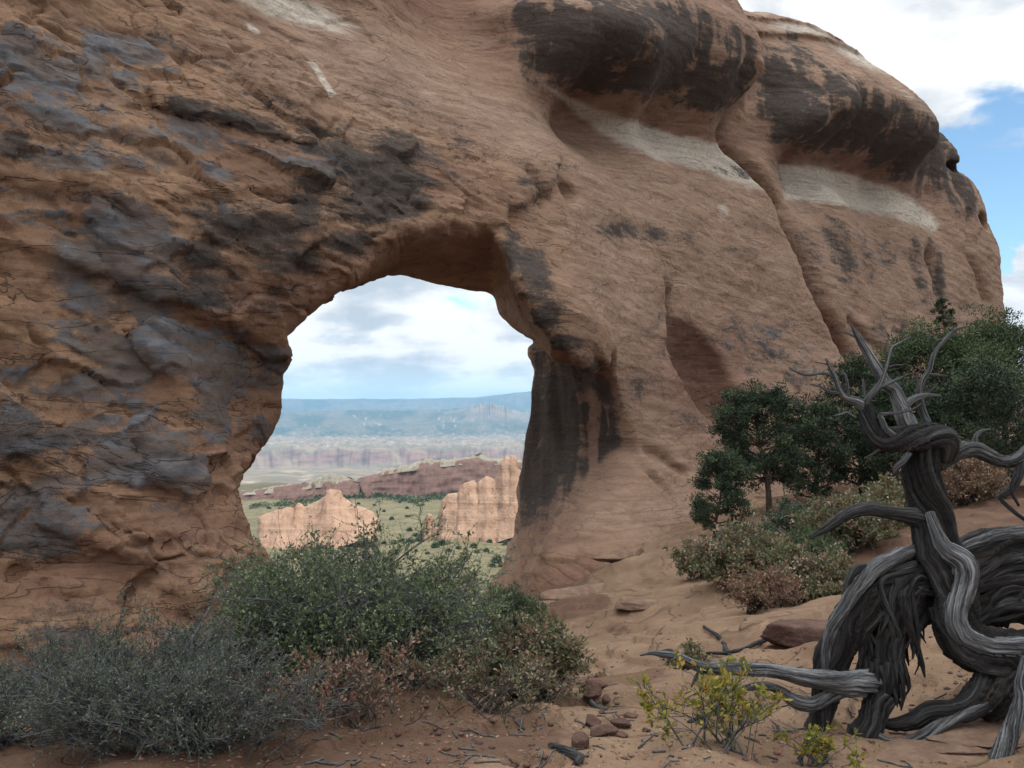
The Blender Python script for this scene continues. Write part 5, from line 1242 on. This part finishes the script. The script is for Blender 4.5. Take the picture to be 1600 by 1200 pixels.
# hanging torn strips
rs = np.random.default_rng(9)
for x, y, dx, dy, w0 in [(1408, 990, 12, 50, 12), (1418, 985, 6, 30, 8), (1425, 965, 22, 40, 9), (1440, 970, 4, 30, 6), (1455, 950, 20, 45, 12), (1500, 990, -8, 45, 12), (1510, 1000, -4, 40, 9), (1395, 1000, 8, 45, 9), (1360, 960, -12, 50, 8), (1380, 940, -30, 60, 7), (1400, 930, -36, 40, 6), (1372, 980, 4, 55, 8), (1350, 1000, -8, 50, 8), (1392, 1040, 16, 50, 14), (1400, 1060, 8, 46, 12), (1382, 1060, 0, 50, 14), (1370, 1030, 6, 60, 10), (1408, 1050, 4, 40, 9), (1396, 1075, 6, 30, 10), (1388, 1035, -4, 60, 16), (1376, 1040, 10, 58, 15), (1366, 1036, -8, 52, 13), (1402, 1036, 8, 62, 13), (1394, 1050, -14, 50, 12), (1372, 1070, 10, 40, 14), (1410, 1070, -2, 40, 12), (1362, 1050, -4, 40, 9), (1345, 930, -26, 40, 6), (1430, 930, -26, 40, 7)]:
    Y_ = (4.86 + .06 * rs.random()) if y > 1025 else 4.97 + .1 * rs.random()
    Lb('root_strip', [(x, y, Y_, w0), (x + dx * .5 + rs.normal() * 3, y + dy * .5, Y_ - .02, w0 * .75), (x + dx, y + dy, Y_ - .03, 2)], .12, 40 + x * .01, sides=12, ridge=.25, step=.02)
# pale log pointing left
Lb('log', [(1400, 1060, 5.02, 46), (1365, 1064, 4.94, 50), (1330, 1068, 4.87, 46), (1300, 1066, 4.83, 40), (1265, 1060, 4.79, 32), (1220, 1052, 4.76, 24), (1180, 1046, 4.73, 24), (1140, 1044, 4.7, 25), (1105, 1044, 4.68, 22), (1083, 1038, 4.66, 18), (1060, 1026, 4.65, 14), (1035, 1022, 4.64, 12), (1018, 1020, 4.64, 8), (1000, 1024, 4.64, 3)], 1.0, 60, sides=48, ridge=.2, twist=.5)
Lb('log', [(1330, 1076, 4.86, 22), (1300, 1088, 4.86, 24), (1270, 1100, 4.85, 26), (1244, 1096, 4.84, 26), (1222, 1080, 4.83, 18), (1196, 1072, 4.82, 15), (1160, 1076, 4.81, 11), (1130, 1078, 4.8, 9), (1100, 1069, 4.8, 3)], .95, 61, ridge=.16)
Lb('branch', [(1110, 1046, 4.68, 14), (1092, 1054, 4.67, 10), (1084, 1066, 4.67, 6), (1080, 1074, 4.67, 2)], .8, 62, sides=16)
Lb('branch', [(1060, 1026, 4.65, 8), (1048, 1016, 4.65, 6), (1030, 1018, 4.64, 3)], .9, 63, sides=14)
# stubs standing on the rock
Lb('root', [(1378, 1085, 4.9, 52), (1366, 1110, 4.88, 46), (1356, 1135, 4.86, 44), (1345, 1155, 4.85, 50), (1326, 1166, 4.84, 26), (1304, 1160, 4.84, 10)], .15, 64, ridge=.3, twist=.5)
Lb('root', [(1290, 1090, 4.95, 44), (1285, 1120, 4.93, 40), (1272, 1145, 4.92, 34), (1252, 1165, 4.91, 12)], .12, 65, ridge=.3)
Lb('root', [(1280, 1135, 4.92, 12), (1262, 1142, 4.9, 12), (1242, 1158, 4.9, 4)], .4, 66, sides=16)
Lb('root', [(1364, 1118, 4.88, 14), (1390, 1132, 4.86, 18), (1425, 1128, 4.85, 28), (1455, 1112, 4.85, 32), (1500, 1108, 4.86, 40), (1540, 1080, 4.88, 60), (1570, 1050, 4.92, 70), (1620, 1040, 4.96, 80)], .12, 67, ridge=.28, twist=.6)
Lb('root', [(1360, 1140, 4.84, 10), (1385, 1160, 4.8, 20), (1412, 1166, 4.78, 24), (1440, 1152, 4.78, 24), (1470, 1132, 4.8, 22), (1500, 1118, 4.82, 20), (1540, 1100, 4.84, 30)], .6, 68, ridge=.22)
Lb('root', [(1612, 1030, 4.7, 30), (1598, 1070, 4.66, 26), (1596, 1095, 4.62, 26), (1580, 1135, 4.58, 34), (1562, 1175, 4.54, 36), (1545, 1215, 4.5, 34)], .7, 69, ridge=.2)
Lb('root', [(1600, 1075, 4.9, 80), (1560, 1090, 4.92, 70), (1530, 1110, 4.94, 40)], .1, 70, ridge=.3)

# ------------------------------------------------------------------ stones and sticks
def stone_mat(name, a, b_):
    m, t, b, o_ = mat_new(name)
    pos = t.node('ShaderNodeTexCoord').outputs['Object']
    n = t.noise(pos, 6, 7, .65); n2 = t.noise(pos, 30, 4, .6)
    c = t.mix(t.step(n, .35, .65), a, b_); c = t.mix(t.math('MULTIPLY', t.step(n2, .55, .7), .4), c, (0.10, 0.06, 0.045))
    t.put(b.inputs['Base Color'], c)
    bp = t.node('ShaderNodeBump', {'Height': t.math('ADD', n, n2), 'Strength': .6, 'Distance': .03}); t.l.new(bp.outputs[0], b.inputs['Normal'])
    return m
st_m = stone_mat('red_stone', (0.085, 0.048, 0.038), (0.145, 0.085, 0.066))
fl_m = stone_mat('tan_flagstone', (0.16, 0.10, 0.07), (0.25, 0.165, 0.115))
def stone(name, px, py, Y, w, h, label, seed, dep=None, rot=0.0, group=None, tilt=0.0):
    p = at(px, py, Y); s = Y / FPX; w *= s; h *= s; dep = dep or w * .7
    n, m = 30, 44
    th = np.linspace(.01, math.pi - .01, n)[:, None]; ph = np.linspace(0, 2 * math.pi, m, endpoint=False)[None, :]
    d = np.stack(np.broadcast_arrays(np.sin(th) * np.cos(ph), np.sin(th) * np.sin(ph), np.cos(th)), -1)
    rngs = np.random.default_rng(seed)
    k = np.full(d.shape[:2], 9.0)                    # cut by random planes: an angular block
    for _ in range(13):
        nn = rngs.normal(size=3); nn /= np.linalg.norm(nn)
        k = np.minimum(k, np.where((d @ nn) > .05, rngs.uniform(.62, .95) / np.maximum(d @ nn, .05), 9))
    k = np.minimum(k, 1.2) * (1 + .05 * fbm(d[..., 0] * 3 + seed, d[..., 1] * 3, d[..., 2] * 3, 3))
    P = d * k[..., None] * [w * .5, dep * .5, h * .55]
    o = mesh_np(name, P.reshape(-1, 3), grid_faces(n, m, True)[:, ::-1], fl_m if name in ('flagstone', 'rock_ledge') else st_m, loc=(p[0], p[1], float(H(p[0], p[1])) + h * .28))
    o.rotation_euler = (tilt, tilt * .5, rot)
    return tag(o, label, 'rock', group)
stone('boulder', 1252, 1048, 6.9, 150, 42, 'dark red slab of rock lying behind the foot of the arched root', 1, rot=.2)
SG = 'loose red stones along the trail'
for i, (px, py, w_, h_, lb) in enumerate([(924, 1072, 46, 20, 'flat red stone uppermost of the trail stones'), (925, 1084, 36, 22, 'blocky red stone beside a curved grey stick'), (948, 1090, 18, 12, 'small round red stone right of the curved stick'),
        (925, 1128, 34, 20, 'squarish red stone in the middle of the trail stones'), (972, 1128, 32, 22, 'dark red stone rightmost of the trail stones'), (940, 1142, 46, 16, 'broad flat red slab in the trail'), (905, 1158, 34, 26, 'dark chunky stone beside the grey stick at the shrub foot'),
        (940, 1112, 18, 8, 'thin red flake between the trail slabs'), (968, 1146, 24, 10, 'small flat stone next to the broad slab'), (985, 1118, 28, 9, 'thin dark flake on bare sand'), (1010, 1140, 14, 8, 'tiny pebble on the trail right of the slabs')]):
    Yq = float(hit(px, py + h_ * .4)[1])
    stone('stone', px, py, Yq, w_, h_, lb, 20 + i, rot=i * .7, group=SG)
# thin flagstones at the lower right
for i, (px, py, w_, h_, lb) in enumerate([(1490, 1150, 240, 16, 'long thin flagstone under the lower roots'), (1470, 1180, 220, 15, 'wide flagstone at the bottom right corner'), (1545, 1125, 170, 15, 'flagstone nearest the dark roots')]):
    stone('flagstone', px, py, 4.75 - .12 * (i == 1), w_, h_, lb, 60 + i, dep=.45, rot=.35, tilt=-.03)


for i, (px, py, Y, w_, h_, lb) in enumerate([(975, 880, 17.0, 110, 20, 'uppermost dark red ledge where the pillar meets the slickrock'), (915, 912, 15.6, 150, 24, 'long dark red ledge along the pillar foot'), (838, 945, 14.6, 120, 22, 'lowest red ledge at the left corner of the pillar foot'), (1005, 968, 11.6, 90, 16, 'isolated dark lipped slab on the pale slickrock')]):
    stone('rock_ledge', px, py, Y, w_, h_, lb, 90 + i, dep=.5, rot=.62 if i < 3 else .1)
wm = dm
def stick(pts, label, sd, wth=.6):
    q = np.array(pts, float)
    Ys = np.array([hit(a, b_)[1] for a, b_ in q[:, :2]])
    pr = at(q[0, 0], q[0, 1], Ys[0])
    r = bpy.data.objects.new('tmp', None); COL.objects.link(r)
    o = limb('dead_stick', [(a, b_ - c_ * .3, y, c_) for (a, b_, c_), y in zip(q, Ys)], r, wth, sd, sides=18, step=.015)
    o.parent = None; bpy.data.objects.remove(r)
    return tag(o, label, 'stick')
stick([(918, 1072, 6), (922, 1085, 8), (920, 1094, 10), (930, 1106, 9), (948, 1110, 6)], 'curved grey stick lying on the trail', 80, .8)
stick([(860, 1168, 12), (880, 1176, 16), (905, 1190, 18), (900, 1196, 12)], 'thick dark stick at the foot of the red shrub', 81, .3)
stick([(1075, 1130, 6), (1100, 1120, 8), (1120, 1105, 6), (1128, 1090, 3)], 'thin dead twig under the long pale log', 82, .5)
stick([(1100, 980, 5), (1125, 1000, 8), (1135, 1020, 10), (1150, 1035, 6)], 'dark fallen branch below the oak shrub', 83, .2)
stick([(1105, 1022, 5), (1150, 1020, 7), (1200, 1000, 8), (1240, 985, 6)], 'long dark dead branch under the rusty thicket', 84, .2)

# leaf litter and grit on the ground close by
rng = np.random.default_rng(91)
q = np.stack([rng.uniform(170, 1560, 2600), 1010 + 190 * rng.random(2600) ** .8], 1)
pts = np.array([hit(a, b_, 2.0, 40.0) for a, b_ in q[:800]])
C = np.repeat(pts, 3, 0) + rng.normal(size=(len(pts) * 3, 3)) * [.07, .07, 0]; C[:, 2] = H(C[:, 0], C[:, 1]) + .006
V, F = leaf_quads(C, rng.normal(size=C.shape) * [1, 1, .25], .016 + .018 * rng.random(len(C)), .009, rng)
lit = mesh_np('leaf_litter', V, F, LM['rust'], attrs={'tint': np.repeat(rng.random(len(C)), 4)}, smooth_=False)
tag(lit, kind='stuff')

# dry twigs and grit among the litter
rng = np.random.default_rng(95)
q = np.stack([rng.uniform(380, 1580, 170), 1030 + 168 * rng.random(170) ** .7], 1)
pts = np.array([hit(a, b_, 2.0, 40.0) for a, b_ in q])
an = rng.random(170) * 6.28; ln = .04 + .14 * rng.random(170) ** 2; k = 4
s_ = np.linspace(-.5, .5, k)[None, :]
bend = rng.normal(size=(170, 1)) * .25 * (s_ ** 2)
PX_ = pts[:, :1] + ln[:, None] * (np.cos(an)[:, None] * s_ - np.sin(an)[:, None] * bend); PY_ = pts[:, 1:2] + ln[:, None] * (np.sin(an)[:, None] * s_ + np.cos(an)[:, None] * bend)
PZ_ = H(PX_, PY_) + .005
V, F = tubes(np.stack([PX_, PY_, PZ_], -1), (.0022 + .003 * rng.random((170, 1))) * np.ones((1, k)), 5)
tag(mesh_np('twig_litter', V, F, twig_m), kind='stuff')
q = np.stack([rng.uniform(560, 1580, 900), 960 + 238 * rng.random(900) ** .75], 1)
pts = np.array([hit(a, b_, 2.0, 40.0) for a, b_ in q]); n_ = len(pts)
ico = np.array([(0, 0, 1), (.9, 0, .4), (.28, .85, .4), (-.72, .53, .4), (-.72, -.53, .4), (.28, -.85, .4), (.72, .53, -.4), (-.28, .85, -.4), (-.9, 0, -.4), (-.28, -.85, -.4), (.72, -.53, -.4), (0, 0, -1)])
it = np.array([(0, 1, 2), (0, 2, 3), (0, 3, 4), (0, 4, 5), (0, 5, 1), (1, 6, 2), (2, 7, 3), (3, 8, 4), (4, 9, 5), (5, 10, 1), (2, 6, 7), (3, 7, 8), (4, 8, 9), (5, 9, 10), (1, 10, 6), (11, 7, 6), (11, 8, 7), (11, 9, 8), (11, 10, 9), (11, 6, 10)])
sz = (.004 + .018 * rng.random(n_) ** 4)[:, None, None]
V = pts[:, None] + ico[None] * sz * rng.uniform(.6, 1.3, (n_, 12, 1)) * np.array([1, 1, .6])
F = (it[None] + (np.arange(n_) * 12)[:, None, None]).reshape(-1, 3)
tag(mesh_np('gravel', V.reshape(-1, 3), F, st_m, smooth_=False), kind='stuff')
